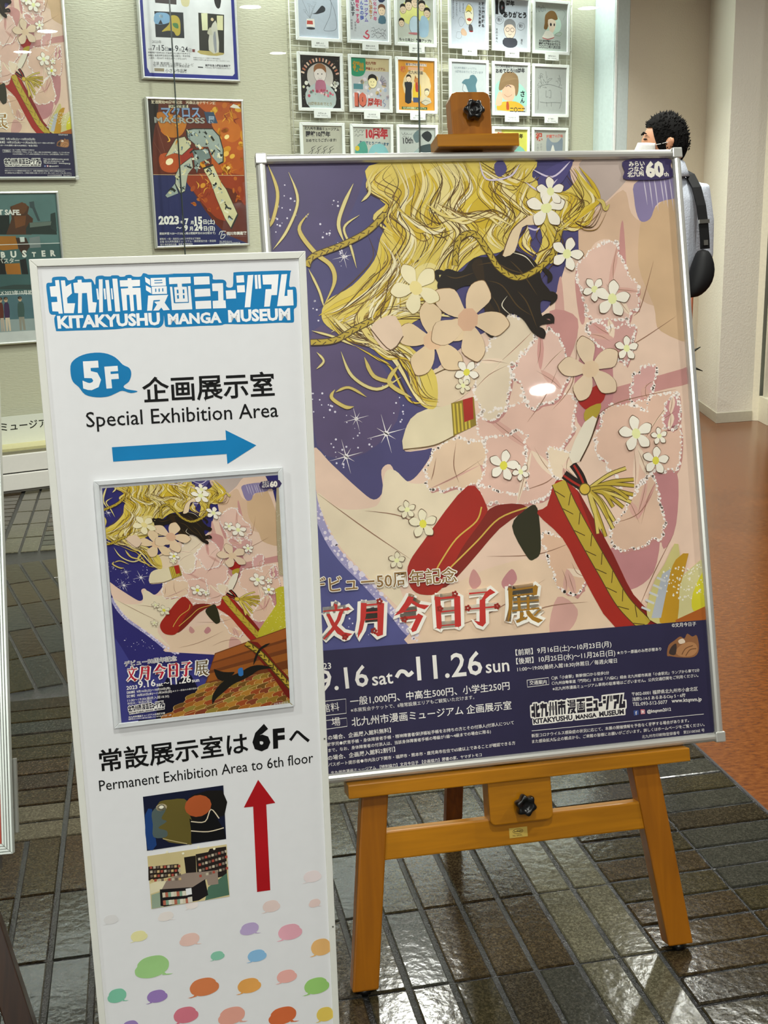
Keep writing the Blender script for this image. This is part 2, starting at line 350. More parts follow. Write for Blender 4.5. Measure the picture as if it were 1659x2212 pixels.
    s.poly([(522,464),(552,406),(581,346),(613,272),(661,219),(633,221),(594,274),(562,343)], '#7d1c12', 3); s.lay()
    braid(s, [(490,479),(506,436),(536,372),(564,316),(593,260),(632,215)], 25)
    s.lay(2)
    s.line([(501,492),(516,480),(538,465)], 16, '#1f120c'); s.line([(518,509),(531,488),(538,465)], 14, '#1f120c'); s.lay()
    s.line([(500,490),(516,478),(538,464)], 4, C_RED); s.line([(520,507),(531,486),(538,465)], 4, C_RED); s.lay()
    for e in [(616,496),(629,475),(629,464),(626,448),(621,435),(606,427),(587,429),(587,404),(584,391),(569,378),(555,384),(576,409),(561,392),(616,442)]:
        a = [(543,463)][0]; m = ((a[0]+e[0])/2+R.uniform(-6, 6), (a[1]+e[1])/2+R.uniform(2, 12))
        s.line([a, m, e], 7.5, '#5a4818', 5); s.lay(); s.line([a, m, e], 5, C_GOLD if R.random() < 0.7 else '#cdb85e', 5); s.lay(-1)
    s.lay(2); x, y = [(537,464)][0]; s.disc(x, y, 11, '#5a4818'); s.lay(); s.disc(x, y, 9, '#c8a93e'); s.lay()
    # pale drapery at the left, with a red and gold band
    s.poly([(217,553),(234,604),(275,622),(312,626),(310,572),(271,557)], '#d9cba9', 3); s.poly([(275,683),(312,690),(357,684),(340,645),(289,621),(277,644)], '#dcc6a8', 3); s.lay()
    s.line([(218,552),(271,556),(310,571)], 2.2, '#6a5130'); s.line([(280,678),(312,688),(352,679)], 2.2, '#6a5130')
    s.poly([(307,627),(348,636),(349,587),(307,570)], '#8a7526'); s.lay()
    for k in range(5):
        a, b = [(311,624),(311,574)][0:2]; s.line([(a[0]+k*6.5, a[1]+2), (b[0]+k*6.5, b[1]+k*2)], 3.2, '#c9b240', 0)
    s.poly([(328,632),(346,636),(345,598),(328,593)], '#a3271a'); s.lay()
    s.poly([(539,626),(589,651),(584,619),(558,603),(544,608)], '#9c2018', 3); s.poly([(549,603),(578,613),(569,589),(547,583)], '#a8922f', 3); s.poly([(545,581),(569,586),(532,513),(512,523)], '#ddd3bf', 2); s.lay()
    s.line([(574,593),(554,549),(532,513)], 2.5, '#4a3018')
    # golden waves
    waves = [(217,1047),(188,1013),(208,982),(227,960),(204,917),(190,878),(149,836),(104,812),(93,782),(114,759),(156,743),(199,730),(228,703),(239,667),(254,627),(280,622),(284,674),(260,710),(235,737),(241,763),(292,792),(311,831),(366,877),(417,887),(437,911),(477,946),(493,909),(481,874),(513,866),(526,918),(559,921),(589,950),(596,977),(579,1006),(568,1024),(561,1007),(531,989),(482,1017),(475,1049)]
    s.poly(waves, '#d4bd5a', 4); s.lay()
    for p in ([(246,1008),(310,1033),(334,988),(302,928),(238,903),(223,947)], [(334,997),(399,1014),(423,960),(383,926),(339,940)], [(227,877),(262,872),(249,815),(194,782),(159,784),(197,826)]): s.poly(p, '#c7a92c', 5)
    for p in ([(252,854),(289,871),(314,839),(293,796),(242,780),(232,816)], [(301,1033),(355,1037),(341,971),(300,954),(280,990)]): s.poly(p, '#dccb85', 5)
    s.lay()
    cols = ('#d2b83f', '#e2d193', '#c9ab2f', '#e6dab0', '#d8c470')
    for p in ([(248,1043),(263,999),(242,955),(266,915),(236,872),(198,834),(168,783)], [(284,1047),(299,1002),(277,950),(301,910),(276,876)], [(320,1046),(344,1006),(318,958),(342,918),(317,883),(297,853)], [(365,1050),(380,996),(354,953),(383,912),(358,886)], [(415,1040),(398,996),(422,956),(401,916),(418,894)], [(456,1035),(425,996),(459,959),(429,920)],
              [(482,1012),(460,973),(486,941),(465,906),(486,878)], [(221,1034),(197,1009),(230,982),(215,947),(239,916)], [(204,917),(218,877),(184,835),(134,802),(107,786)], [(228,894),(234,851),(191,804),(141,780),(114,764)], [(263,876),(233,833),(212,790),(166,757)], [(230,798),(267,810),(306,800),(288,788)], [(211,782),(247,789),(291,779),(309,778)],
              [(127,768),(165,749),(208,730),(241,702),(255,653)], [(164,740),(198,713),(223,698),(246,641),(276,626)], [(115,785),(148,749),(191,739)], [(196,817),(172,783),(183,748),(217,729)], [(527,989),(554,975),(537,940),(569,930),(595,961)], [(565,1029),(579,1002),(596,974),(570,948),(531,922)], [(508,927),(519,895),(495,874),(474,847)],
              [(373,912),(335,883),(315,852)], [(305,971),(349,944),(395,952),(429,929)], [(242,964),(284,928),(312,936)], [(400,1032),(445,1009),(474,1030)]):
        strands(s, p, 4, 9, 5.5, cols, z=1)
        for k in range(6):
            dx, dy = R.uniform(-26, 26), R.uniform(-14, 14); q = [(x+dx+R.uniform(-5, 5), y+dy+R.uniform(-5, 5)) for x, y in p]; s.line(q, R.uniform(0.9, 1.9), R.choice(('#5d4214', '#4a3210', '#7a5a20')), 6, 0.3)
        s.lay(-1)
    s.lay(2)
    for p in ([(22,1046),(33,999),(24,956),(12,935)], [(53,1033),(65,985),(44,934),(20,900)], [(164,1009),(146,975),(135,940),(142,910)], [(85,963),(65,933),(88,894),(117,872),(119,841),(99,803)], [(189,1017),(192,996),(177,978)], [(78,868),(92,829),(99,803)], [(171,957),(143,936),(150,901),(160,866)],
              [(81,726),(93,709),(79,696)], [(124,724),(138,681),(180,657),(222,677)], [(163,714),(178,679),(212,668)], [(107,661),(101,648),(122,630),(137,629)], [(106,656),(133,664),(162,645)], [(223,698),(203,669),(237,641)], [(596,974),(610,970),(613,956),(621,965)], [(75,761),(113,751),(146,732)]):
        strands(s, p, 1, 2, 5.5, ('#d8cb8a', '#cbb766'), z=0)
    s.lay(2)
    # gaps of sky with pale lines at the top
    for p in ([(415,1040),(429,1047),(437,1031),(425,1018),(416,1022)], [(491,1008),(511,1030),(559,1047),(537,1007),(503,990)], [(467,941),(485,932),(474,905)]): s.poly(p, '#4c4678', 3)
    s.lay()
    for p in ([(388,1045),(399,1014),(441,1018),(461,1040)], [(483,1030),(519,1016),(554,1043)], [(468,1008),(499,990),(528,1012)], [(466,928),(480,923),(489,927)]): s.line(p, 3, '#cfc3d6', 6, 0.2)
    # dark velvet swirl
    s.lay(); vel = [(298,835),(315,859),(342,854),(366,877),(403,878),(424,891),(458,881),(480,861),(486,834),(499,815),(505,797),(482,798),(482,771),(502,759),(476,754),(482,732),(462,743),(445,768),(423,778),(407,757),(388,737),(375,753),(384,775),(374,798),(371,824),(349,829),(330,821),(324,799),(314,778),(318,808),(301,820)]
    s.poly(vel, '#1d140a', 5); s.lay(); s.poly([(361,864),(380,873),(384,810),(400,775),(380,753),(378,793),(372,829)], '#2e1f0a', 4)
    for p in ([(484,861),(501,842),(496,829)], [(490,813),(508,806),(497,789)], [(477,767),(496,771),(502,757)], [(304,831),(297,853),(317,852)], [(467,750),(480,745),(482,731)]): s.line(p, 9, '#1d140a', 6, 0.3)
    s.lay()
    for p in ([(370,864),(402,867),(433,853),(469,843)], [(386,837),(413,827),(438,791),(464,772)], [(393,810),(405,783),(394,757)], [(430,871),(451,848),(476,807)], [(314,848),(332,843),(364,851)], [(440,817),(456,795),(471,750)]): s.line(p, 2.2, '#4a3616', 6, 0.3)
    s.lay()
    for p in ([(426,887),(458,877),(475,856)], [(427,773),(410,792),(421,809)]): s.line(p, 1.8, '#d8cfb8', 6, 0.4)
    # cords
    for p in ([(74,871),(86,888),(137,906),(182,928),(215,958)], [(71,742),(112,744),(149,762),(180,776)], [(331,865),(341,909),(369,919),(392,888),(410,858),(441,840),(479,854),(509,880),(526,922)]): braid(s, p, 8.5)
    s.lay(3)
    # big cream rosettes where the swirl meets the cloth
    x, y = [(284,737)][0]; blossom(s, x, y, 66, 0.4, '#dcb792', '#dcc29c', '#7a5a36'); s.lay(3)
    x, y = [(347,770)][0]; blossom(s, x, y, 72, 1.1, '#d3a98a', '#dcc2a0', '#7a5a36'); s.lay(3)
    x, y = [(259,828)][0]; blossom(s, x, y, 44, 2.0, '#e2d08c', '#e6dab2', '#8f7433'); s.lay(3)
    s.poly([(417,880),(438,924),(468,948),(491,943),(480,932),(457,928),(440,886)], '#dcc5a2', 3); s.poly([(175,761),(194,778),(220,781),(231,746),(207,723),(190,730)], '#d9bfa6', 2); s.lay()
    s.line([(417,880),(438,924),(468,948)], 1.8, C_LINE); s.line([(175,761),(207,723),(231,746)], 1.8, C_LINE)
    x, y = [(563,674)][0]; blossom(s, x, y, 58, 0.5, '#d7bb9a', '#d9c1a4', '#6b4a2c', 5); s.lay(3)
    for (x, y), r, ro in zip([(581,815),(613,797),(633,708),(639,556),(682,549),(672,506),(392,514),(422,501),(216,449),(242,423),(192,364),(338,679),(330,656),(535,879),(503,961),(513,990)], (22, 33, 22, 32, 16, 25, 27, 16, 16, 25, 15, 22, 14, 30, 36, 26), (0.9, 1.4, 1.5, 1.7, 0.4, 1.4, 1.3, 2, 0.4, 1.6, 0.2, 0.9, 2.0, 1.2, 0.3, 1.6)):
        blossom(s, x, y, r, ro, '#d7cf4a' if r > 20 and x % 2 == 0 else '#dfe0a2', '#e9e2d2' if x > 330 else '#dfd6b8')
    s.lay(3)
    # lower right: pale ladder, ochre post and sparkling yellow
    s.poly([(703,355),(697,216),(647,220),(634,243),(652,291),(674,321)], '#c3b878', 3); s.lay()
    s.poly([(748,327),(746,211),(668,218),(679,254),(709,301)], '#c9c08a', 0); s.poly([(724,267),(754,310),(751,248),(722,234)], '#cfc52e', 3); s.lay()
    s.poly([(696,328),(721,337),(699,277),(690,216),(657,219),(664,255),(683,303)], '#b88a1e', 2); s.lay()
    s.poly([(642,228),(668,304),(686,313),(660,227)], '#a9adb4', 0)
    for k in range(5):
        a, b = [(625,249),(662,305)]; t = k/4.5; s.line([(a[0]+(b[0]-a[0])*t, a[1]+(b[1]-a[1])*t), (a[0]+16+(b[0]-a[0])*t, a[1]-8+(b[1]-a[1])*t)], 4, '#c3c3c2', 0)
    s.lay(); s.poly([(687,221),(749,242),(748,211),(687,216)], '#a75a1e', 0)
    for k in range(90):
        a, b = [(671,255),(753,318)]; s.disc(a[0]+(b[0]-a[0])*R.random(), a[1]+(b[1]-a[1])*R.random(), R.uniform(0.8, 2.2), '#e3dcc8', n=6)
    s.lay()
GLYPH_TITLE = [  # the six brush characters of the title as strokes (outline, heavy)
    (0, [(79,300),(85,297),(84,288),(80,289)]), (0, [(60,289),(99,290),(103,292),(107,288),(102,286),(60,287)]), (0, [(87,285),(95,287),(88,271),(76,254),(58,240),(57,242),(72,259),(82,273)]), (0, [(65,283),(71,283),(79,265),(93,250),(107,246),(99,242),(94,240),(81,249),(72,264)]),
    (1, [(125,297),(135,296),(132,274),(125,252),(115,237),(117,248),(122,268)]), (1, [(134,294),(153,294),(155,297),(165,293),(159,240),(150,238),(143,245),(150,245),(153,291),(133,291)]), (1, [(131,281),(153,281),(153,278),(131,278)]), (1, [(130,269),(153,269),(152,267),(130,267)]),
    (2, [(207,302),(217,299),(211,288),(198,275),(180,270),(189,278),(200,291)]), (2, [(211,297),(225,287),(243,283),(234,277),(222,282),(210,292)]), (2, [(197,277),(221,278),(220,276),(197,275)]), (2, [(191,267),(219,268),(223,271),(231,266),(217,242),(210,240),(208,245),(218,263),(190,264)]),
    (3, [(253,298),(263,296),(263,290),(262,245),(259,241),(253,243)]), (3, [(262,295),(286,296),(288,299),(298,294),(296,244),(292,242),(285,243),(287,292),(261,292)]), (3, [(261,272),(287,272),(287,270),(261,269)]), (3, [(260,248),(286,248),(286,246),(260,246)]),
    (4, [(314,299),(346,299),(352,303),(361,296),(351,292),(340,284),(335,285),(343,297),(314,296)]), (4, [(332,285),(342,288),(340,245),(334,239),(326,243),(319,251),(329,248)]), (4, [(308,272),(363,273),(363,270),(308,270)]),
    (5, [(384,303),(392,300),(390,271),(385,255),(380,243),(379,244),(383,272)]), (5, [(392,299),(430,301),(433,304),(438,300),(435,286),(428,285),(428,298),(391,296)]), (5, [(391,289),(429,290),(428,287),(391,286)]), (5, [(399,284),(405,284),(404,261),(399,261)]), (5, [(416,284),(421,284),(420,263),(415,262)]), (5, [(391,278),(438,278),(438,275),(391,275)]),
    (5, [(388,263),(437,264),(438,261),(388,260)]), (5, [(402,258),(409,258),(407,248),(416,250),(414,246),(395,240),(394,244),(401,247)]), (5, [(413,259),(419,260),(427,249),(443,241),(434,237),(423,243),(415,252)]), (5, [(435,259),(442,260),(428,249),(426,251)])]
def title(s, red='#bb2f28', gold='#9a6d1d', halo='#efe6da', M=None):
    M = M or (lambda p: p)
    for g, p in GLYPH_TITLE: s.line([M(q) for q in p]+[M(p[0]), M(p[1])], math.dist(M((0, 0)), M((12, 0))), halo, 0)
    s.lay()
    for g, p in GLYPH_TITLE: s.poly([M(q) for q in p], gold if g == 5 else red)
    s.lay()
    for x, y in [(157,297),(94,242),(144,248),(261,276),(362,272),(198,263),(289,299),(310,273)]:
        a = M((x, y)); r = math.dist(M((0, 0)), M((6, 0)))
        for k in range(5): s.disc(a[0]+math.cos(k*1.257)*r*0.6, a[1]+math.sin(k*1.257)*r*0.6, r*0.42, '#8e2417', n=6)
# the museum's word mark in block strokes, millimetres on the narrow sign
MARK_OUT = [(16.3,-30.8),(18.1,-26.9),(22.8,-26.7),(23.2,-22.8),(25.9,-20.5),(38,-20.7),(41.1,-24.7),(47.6,-23.6),(49.1,-21),(52.7,-20.3),(57.8,-20.9),(59.7,-24),(67.1,-24.3),(70.5,-31),(71.6,-23.1),(74.3,-21),(79.6,-20.7),(82.2,-21.7),(88.3,-21.9),(90.1,-20.9),(97.1,-21.1),(99.2,-22.7),(104.5,-22.5),(105.9,-21.2),(111.2,-20.9),(114.6,-23),(122.6,-23.2),(125.5,-19.6),(129.9,-20.5),(133.4,-21.5),(160.2,-21.7)]+[(154.9,-21.1),(180.1,-21.6),(201.7,-21.8),(205.7,-25.4),(206,-29.4),(217.3,-30),(221.1,-33.4),(221.1,-38.6),(228.3,-38.4),(229.9,-24.4),(233.1,-21.9),(259,-21.8),(295.8,-22),(298.1,-24.8),(295.9,-40.3),(301.8,-41.2),(304.5,-44.9),(304.1,-64),(300.3,-68.1),(299.9,-81.1),(296.8,-83.6),(282.1,-83),(255.7,-83.2),(234.4,-82.8),(217.1,-81.8),(211.3,-83),(188.4,-82.7),(167.6,-82.8),(150.6,-82.7)]+[(154.3,-82.1),(148,-82.1),(146.2,-79.5),(145.8,-68.6),(144.7,-77.6),(139.8,-82.4),(130.8,-82.2),(105,-81.3),(95.1,-81.9),(89.8,-82.2),(70.3,-82.2),(44.1,-81.7),(25,-81.5),(22.6,-79.4),(21.9,-67),(24,-63.1),(19.3,-62.5),(17,-58.9),(16.7,-47.4)]
MARK = [[(20,-31.1),(26.6,-30.7),(26.6,-24.2),(30.9,-24.1),(31.9,-61.8),(27.4,-61.8),(27.1,-59.4),(20.7,-58.8),(20.5,-48.6),(27.1,-48.5),(27,-42.6),(20.4,-42.3)], [(32.9,-24.6),(37.4,-24.6),(37.7,-31.7),(43.8,-28.3),(44,-39.5),(38.1,-44.3),(38,-50.5),(46.5,-50.8),(44,-61.9),(33.4,-61.5)],
        [(46.4,-27.9),(51.4,-27.5),(51.4,-24.6),(55.8,-24.5),(55.9,-27.8),(66.5,-27.8),(66.1,-50.2),(70.7,-50.9),(68.3,-62),(60.7,-62),(60.6,-39.6),(55.1,-39.7),(53,-62.1),(48.7,-62.1),(50.9,-39.6),(46.8,-39.1)],
        [(71.3,-35.2),(73.2,-35.3),(73.5,-47.4),(71.8,-47.8)], [(75.1,-24.8),(79.3,-24.8),(76.8,-62),(72.5,-62.2)], [(79.5,-35.4),(81.5,-35.4),(81.6,-47.5),(79.6,-47.7)], [(82.2,-25.9),(86.2,-25.9),(86.8,-61),(82.7,-61.2)], [(87.7,-35.5),(89.3,-35.5),(89.5,-47.8),(87.8,-48.1)], [(90.3,-24.6),(95.8,-24.8),(96.3,-62.1),(90.8,-62.1)],
        [(98.4,-26.8),(107.3,-26.8),(107.4,-24.8),(111.7,-24.8),(111.9,-26.8),(121.3,-26.9),(120.9,-34),(112.2,-34.2),(112.3,-35.8),(121.3,-36),(120.9,-61.3),(115.9,-61.3),(115.8,-43.6),(112.4,-43.7),(112.3,-62.2),(108.3,-62.4),(108,-43.5),(104.9,-43.6),(104.5,-61),(99.5,-61.2),(99,-36.2),(107.3,-36),(107.3,-34.1),(98.4,-33.9)],
        [(127.2,-23.9),(132.8,-27.1),(132.7,-33.7),(127.5,-29.6)], [(127.6,-33.4),(133.2,-36.6),(133.3,-43.2),(127.5,-39)], [(133.7,-25.4),(150.8,-25.4),(150.7,-34.7),(133.5,-34.5)], [(134.2,-35.2),(151.4,-35.3),(151.2,-44),(134.1,-43.8)], [(129.4,-45.2),(152.5,-45.2),(147.8,-54.1),(153.1,-62.6),(145.7,-62.9),(143.6,-59.5),(140.3,-62.8),(133.9,-62.7),(138.8,-55.8),(135.8,-52.6),(142.1,-52.1),(142.8,-50.7),(135.1,-50.8),(132.6,-62.7),(127,-62.6)],
        [(154.6,-25.4),(179.6,-25.5),(179.5,-32.9),(169,-33.1),(169,-36.4),(174.4,-36.8),(174.9,-54.2),(159.6,-54.1),(159.2,-36.8),(163.9,-36.6),(163.9,-32.9),(154.5,-33.1)], [(155.1,-36.1),(157.7,-36.2),(158.3,-55),(175.6,-55.3),(175.9,-36.1),(178.7,-36),(179.3,-63),(155.7,-62.9)],
        [(183.4,-25.6),(201.5,-25.7),(201.5,-34.8),(183.3,-34.9)], [(183.4,-39.9),(201.5,-39.8),(201.6,-48.6),(183.2,-48.9)], [(183.4,-53.8),(201.8,-53.7),(201.6,-62.9),(183.4,-62.9)],
        [(204.2,-34.1),(217.1,-34),(216.5,-53.9),(218.9,-54.2),(219,-63.2),(203.5,-63),(203.7,-54.2),(210.4,-54),(210.8,-43),(204.2,-42.9)], [(219.8,-42.8),(231.5,-42.6),(231.5,-52.4),(220,-52.5)], [(233.2,-26),(242.2,-25.7),(242.3,-34),(233.3,-34.2)], [(233.3,-37.4),(242.5,-37.2),(242.5,-45.5),(233.4,-45.5)], [(247,-25.9),(253.6,-25.7),(247.8,-63.3),(241.1,-63.2)], [(254.9,-26),(258,-25.9),(257.9,-42.1),(255,-42.2)], [(258.8,-25.9),(261.9,-25.8),(262,-41.8),(259,-42.1)],
        [(264.2,-26.1),(283.9,-26),(280.6,-50.3),(273.9,-50.2),(271.3,-63.4),(264.5,-63.4),(267.3,-43),(274.3,-43),(274.8,-37.6),(264.5,-37.4)], [(287.2,-26.3),(294.1,-26.1),(289.5,-51.8),(293.2,-51.7),(293.4,-44.7),(300,-44.7),(300.1,-63.2),(280.1,-63.4)]]
MARK_IN = [[(137.6,-27.7),(146.7,-27.6),(146.7,-28.7),(137.6,-28.7)], [(137.6,-30.7),(146.9,-30.6),(146.9,-31.5),(137.7,-31.6)], [(138,-37.6),(139.2,-37.6),(139.1,-41.3),(137.9,-41.4)], [(141.9,-37.6),(143.2,-37.6),(143.1,-41.2),(141.8,-41.4)], [(146,-37.6),(147.3,-37.5),(147.2,-41.2),(146,-41.3)], [(162.6,-39.7),(164.6,-39.7),(164.7,-43.9),(162.7,-44)], [(169.5,-39.8),(171.4,-39.8),(171.4,-44),(169.5,-44.1)], [(162.5,-46.1),(164.6,-45.9),(164.7,-49.9),(162.7,-50.2)], [(169.3,-46.1),(171.3,-46),(171.3,-49.9),(169.4,-50.2)], [(159.2,-36.8),(159.8,-36.9),(160.1,-54.3),(175.1,-54.6),(175.1,-36.8),(175.9,-36.9),(175.8,-55.3),(159.3,-55.2)]]
def word_mark(s, outer, letter, M=None):
    M = M or (lambda p: p)
    s.poly([M(p) for p in smooth_path(MARK_OUT, 3, True)], outer); s.lay()
    for p in MARK: s.poly([M(q) for q in p], letter)
    for t, ab in (('KITAKYUSHU', [(25.1,-77.9),(141,-78.8)]), ('MANGA', [(150.1,-79),(212.9,-79.4)]), ('MUSEUM', [(220.9,-79.2),(295.5,-79.7)])):
        s.text(t, [M(ab[0]), M(ab[1])], letter, 0.045, 0.97)
    s.lay()
    for p in MARK_IN: s.poly([M(q) for q in p], outer)
    s.lay()

# ------------------------------------------------------------------ floor
TA = math.radians(11.41370866); TS = Vector((math.cos(TA), math.sin(TA), 0)); TT = Vector((-math.sin(TA), math.cos(TA), 0))
SL = [slate('slate_dark', '#221d14', '#544a37', 1, 0), slate('slate_brown', '#271f13', '#5a4c33', 1, 0), slate('slate_grey', '#2a2a24', '#504e44', 1, 0), slate('slate_pale', '#3f3c2e', '#7a7560', 1, 0), slate('slate_olive', '#272316', '#554c34', 1, 0)]
M_GROUT, gn, gl_, gb = nodes('grout')
gt = gn.new('ShaderNodeTexCoord'); gz = gn.new('ShaderNodeTexNoise'); gz.inputs['Scale'].default_value = 330; gz.inputs['Detail'].default_value = 3
gbp = gn.new('ShaderNodeBump'); gbp.inputs['Strength'].default_value = 0.9; gbp.inputs['Distance'].default_value = 0.004
gl_.new(gt.outputs['Object'], gz.inputs['Vector']); gl_.new(gz.outputs['Fac'], gbp.inputs['Height']); gl_.new(gbp.outputs[0], gb.inputs['Normal'])
gb.inputs['Base Color'].default_value = lin('#141413'); gb.inputs['Roughness'].default_value = 0.2; gb.inputs['Specular IOR Level'].default_value = 0.7
fv = []; ff = []; fm = []
def tile(cs, ct, ls, lt, mi, rot=0.0, c0=None):
    """one slate set in the floor, bevelled edge, centre and size in tile-grid metres"""
    b = len(fv); c, d = math.cos(rot), math.sin(rot); e = 0.0022
    jz = random.uniform(-0.0006, 0.0006)
    for z, g in ((-0.006, 0.0), (-0.0025, 0.0), (0.0, e)):
        for sx, sy in ((-1, -1), (1, -1), (1, 1), (-1, 1)):
            x = sx*(ls/2-g); y = sy*(lt/2-g); p = TS*(cs+x*c-y*d)+TT*(ct+x*d+y*c); fv.append((p.x, p.y, z+(jz if z == 0.0 else 0)-0.001))
    for k in (0, 4):
        for i in range(4): ff.append((b+k+i, b+k+(i+1) % 4, b+k+4+(i+1) % 4, b+k+4+i)); fm.append(mi)
    ff.append((b+8, b+9, b+10, b+11)); fm.append(mi)
def dark(): return random.choice((0, 0, 1, 1, 4, 4, 2))
GS, GL = 0.010, 0.006   # wide joints beside the long edges, narrow at the ends
for k in range(-14, 48):          # tiles standing along the grid
    cs = 0.822-0.0755*(k+0.5)
    for r in range(-4, 4):
        ct = 1.708+0.226*(r-0.5)
        if ct > 2.385 or cs > 0.822: continue
        tile(cs, ct, 0.0755-GS, 0.226-GL, 3 if k in (0, 1) else dark())
for k in range(-12, 20):          # tiles lying across, right of the pale strip
    ct = 1.708+0.0765*(k+0.5)
    for cs, ls in ((0.822+0.11, 0.22), (1.042+0.108, 0.217)): tile(cs, ct, ls-GL, 0.0765-0.008, random.choice((2, 4, 0, 1)))
for k in range(10):               # band lying across, its first two rows pale
    ct = 2.385+0.0805*(k+0.5)
    for j in range(-14, 8):
        if -0.235+0.23*j+0.23 > 0.83: continue
        tile(-0.235+0.23*(j+0.5), ct, 0.23-GS*1.1, 0.0805-0.007, 3 if k < 2 else dark())
for k in range(-30, 30):          # far field set at an angle
    for r in range(-8, 9):
        x = 0.0805*k; y = 0.27*r; c, d = math.cos(0.24), math.sin(0.24); cs = -0.4+x*c-y*d; ct = 3.95+x*d+y*c
        if 3.29 < ct < 4.68 and -2.4 < cs < 1.15: tile(cs, ct, 0.0705, 0.262, dark() if random.random() < 0.8 else 2, 0.24)
for k in range(44):               # beyond: lying across, with a pale strip
    ct = 4.78+0.08*(k+0.5)
    for j in range(-9, 8):
        cs = -0.46+0.23*(j+0.5)
        if j == -1 or cs > 1.2: continue
        tile(cs+(0.0 if j >= 0 else 0.07), ct, 0.22, 0.073, dark() if random.random() < 0.85 else 3)
    if k % 3 == 0:
        for q in (0, 1): tile(-0.613+0.077*(q+0.5), 4.78+0.08*k+0.118, 0.067, 0.228, 3)
b = len(fv)
for s_, t_ in ((-5, -1.5), (1.262, -1.5), (1.262, 9), (-5, 9)):
    p = TS*s_+TT*t_; fv.append((p.x, p.y, -0.0045))
ff.append((b, b+1, b+2, b+3)); fm.append(5)
fl = structure(mesh_obj('floor', fv, ff, SL+[M_GROUT], fm))
M_RED, n, l, b_ = nodes('red_floor')
tc = n.new('ShaderNodeTexCoord'); mp = n.new('ShaderNodeMapping'); mp.inputs['Rotation'].default_value = (0, 0, -0.5); mp.inputs['Scale'].default_value = (26, 60, 1)
nz = n.new('ShaderNodeTexNoise'); nz.inputs['Scale'].default_value = 1.6; nz.inputs['Detail'].default_value = 9; nz.inputs['Roughness'].default_value = 0.7
rp = n.new('ShaderNodeValToRGB'); rp.color_ramp.elements[0].position = 0.35; rp.color_ramp.elements[0].color = lin('#542709'); rp.color_ramp.elements[1].position = 0.68; rp.color_ramp.elements[1].color = lin('#824b1e')
l.new(tc.outputs['Object'], mp.inputs[0]); l.new(mp.outputs[0], nz.inputs['Vector']); l.new(nz.outputs['Fac'], rp.inputs[0]); l.new(rp.outputs[0], b_.inputs['Base Color'])
b_.inputs['Roughness'].default_value = 0.22; b_.inputs['Specular IOR Level'].default_value = 0.5
p = [TS*1.264+TT*-1.5, TS*9+TT*-1.5, TS*9+TT*10, TS*1.264+TT*10]
structure(mesh_obj('floor.001', [(q.x, q.y, -0.001) for q in p], [(0, 1, 2, 3)], M_RED))
M_CEIL = flat('#a9a69c', 0.7, vary=0.02)
structure(box('ceiling', -4.5, 6.5, -6.5, 9.5, CEIL, CEIL+0.05, M_CEIL))
# ------------------------------------------------------------------ back wall, pillar and window on the right
def papered(name, h, sc=(40, 160, 160)):
    m, n, l, b = nodes(name)
    b.inputs['Base Color'].default_value = lin(h); b.inputs['Roughness'].default_value = 0.6
    tc = n.new('ShaderNodeTexCoord'); mp = n.new('ShaderNodeMapping'); mp.inputs['Scale'].default_value = sc
    nz = n.new('ShaderNodeTexNoise'); nz.inputs['Scale'].default_value = 1; nz.inputs['Detail'].default_value = 5
    bp = n.new('ShaderNodeBump'); bp.inputs['Strength'].default_value = 0.5; bp.inputs['Distance'].default_value = 0.004
    l.new(tc.outputs['Object'], mp.inputs[0]); l.new(mp.outputs[0], nz.inputs['Vector']); l.new(nz.outputs['Fac'], bp.inputs['Height']); l.new(bp.outputs[0], b.inputs['Normal'])
    return m
WM = lambda: Matrix(((WH.x, -WN.x, 0, WB.x), (WH.y, -WN.y, 0, WB.y), (0, 0, 1, 0), (0, 0, 0, 1)))
def wbox(name, u0, u1, d0, d1, z0, z1, mat, parent=None, bevel=0.0):
    """box in the wall's own frame: u along the wall, d depth behind the case front"""
    o = box(name, u0, u1, d0, d1, z0, z1, mat, parent, bevel)
    if parent is None: o.matrix_world = WM()
    return o
M_PAPER = papered('wallpaper', '#c7c4ad')
M_TAN = papered('tan_wall', '#cbc0ad', (90, 90, 90))
M_CREAM = papered('cream_wall', '#e2decf', (90, 90, 90))
structure(wbox('wall_back', -2.6, 3.74, 0.2, 0.3, 0.0, CEIL, M_PAPER))
structure(wbox('wall_back.001', 3.765, 4.5, 0.0, 0.3, 0.0, CEIL, M_TAN))
P0 = Vector((2.096, 7.86, 0)); P1 = Vector((2.061, 7.179, 0)); P2 = Vector((2.293, 7.239, 0)); P3 = Vector((2.331, 7.23, 0)); P4 = Vector((2.331, 7.06, 0))
def wall_poly(name, pts, z0, z1, mat): return structure(prism(name, [(p.x, p.y) for p in pts], z0, z1, mat))
wall_poly('wall_right', [P1, P2, Vector((2.6, 7.6, 0)), Vector((2.6, 8.2, 0)), P0], 0, CEIL, M_CREAM)
def off(p, x, y): return Vector((p.x+x, p.y+y, 0))
M_BASE = flat('#b8b3a0', 0.5)
wall_poly('baseboard_right', [off(P1, -0.006, -0.006), off(P2, 0, -0.007), P2, P1, P0, off(P0, -0.006, 0)], 0, 0.062, M_BASE)
wall_poly('trim_1', [P2, P3, off(P3, 0.1, 0.3), off(P2, 0.1, 0.3)], 0, CEIL, flat('#e3dcc4', 0.5))
wall_poly('trim_2', [P3, P4, off(P4, 0.9, -0.02), off(P3, 0.9, 0.1)], 0, 0.155, flat('#e6e0c8', 0.45))
w1 = structure(prism('window_1', [(P3.x+0.035, P3.y-0.06), (P3.x+0.9, P3.y-0.07), (P3.x+0.9, P3.y-0.058), (P3.x+0.035, P3.y-0.048)], 0.155, CEIL, glassy('tinted_glass', (0.62, 0.72, 0.68, 1), 0.02)))
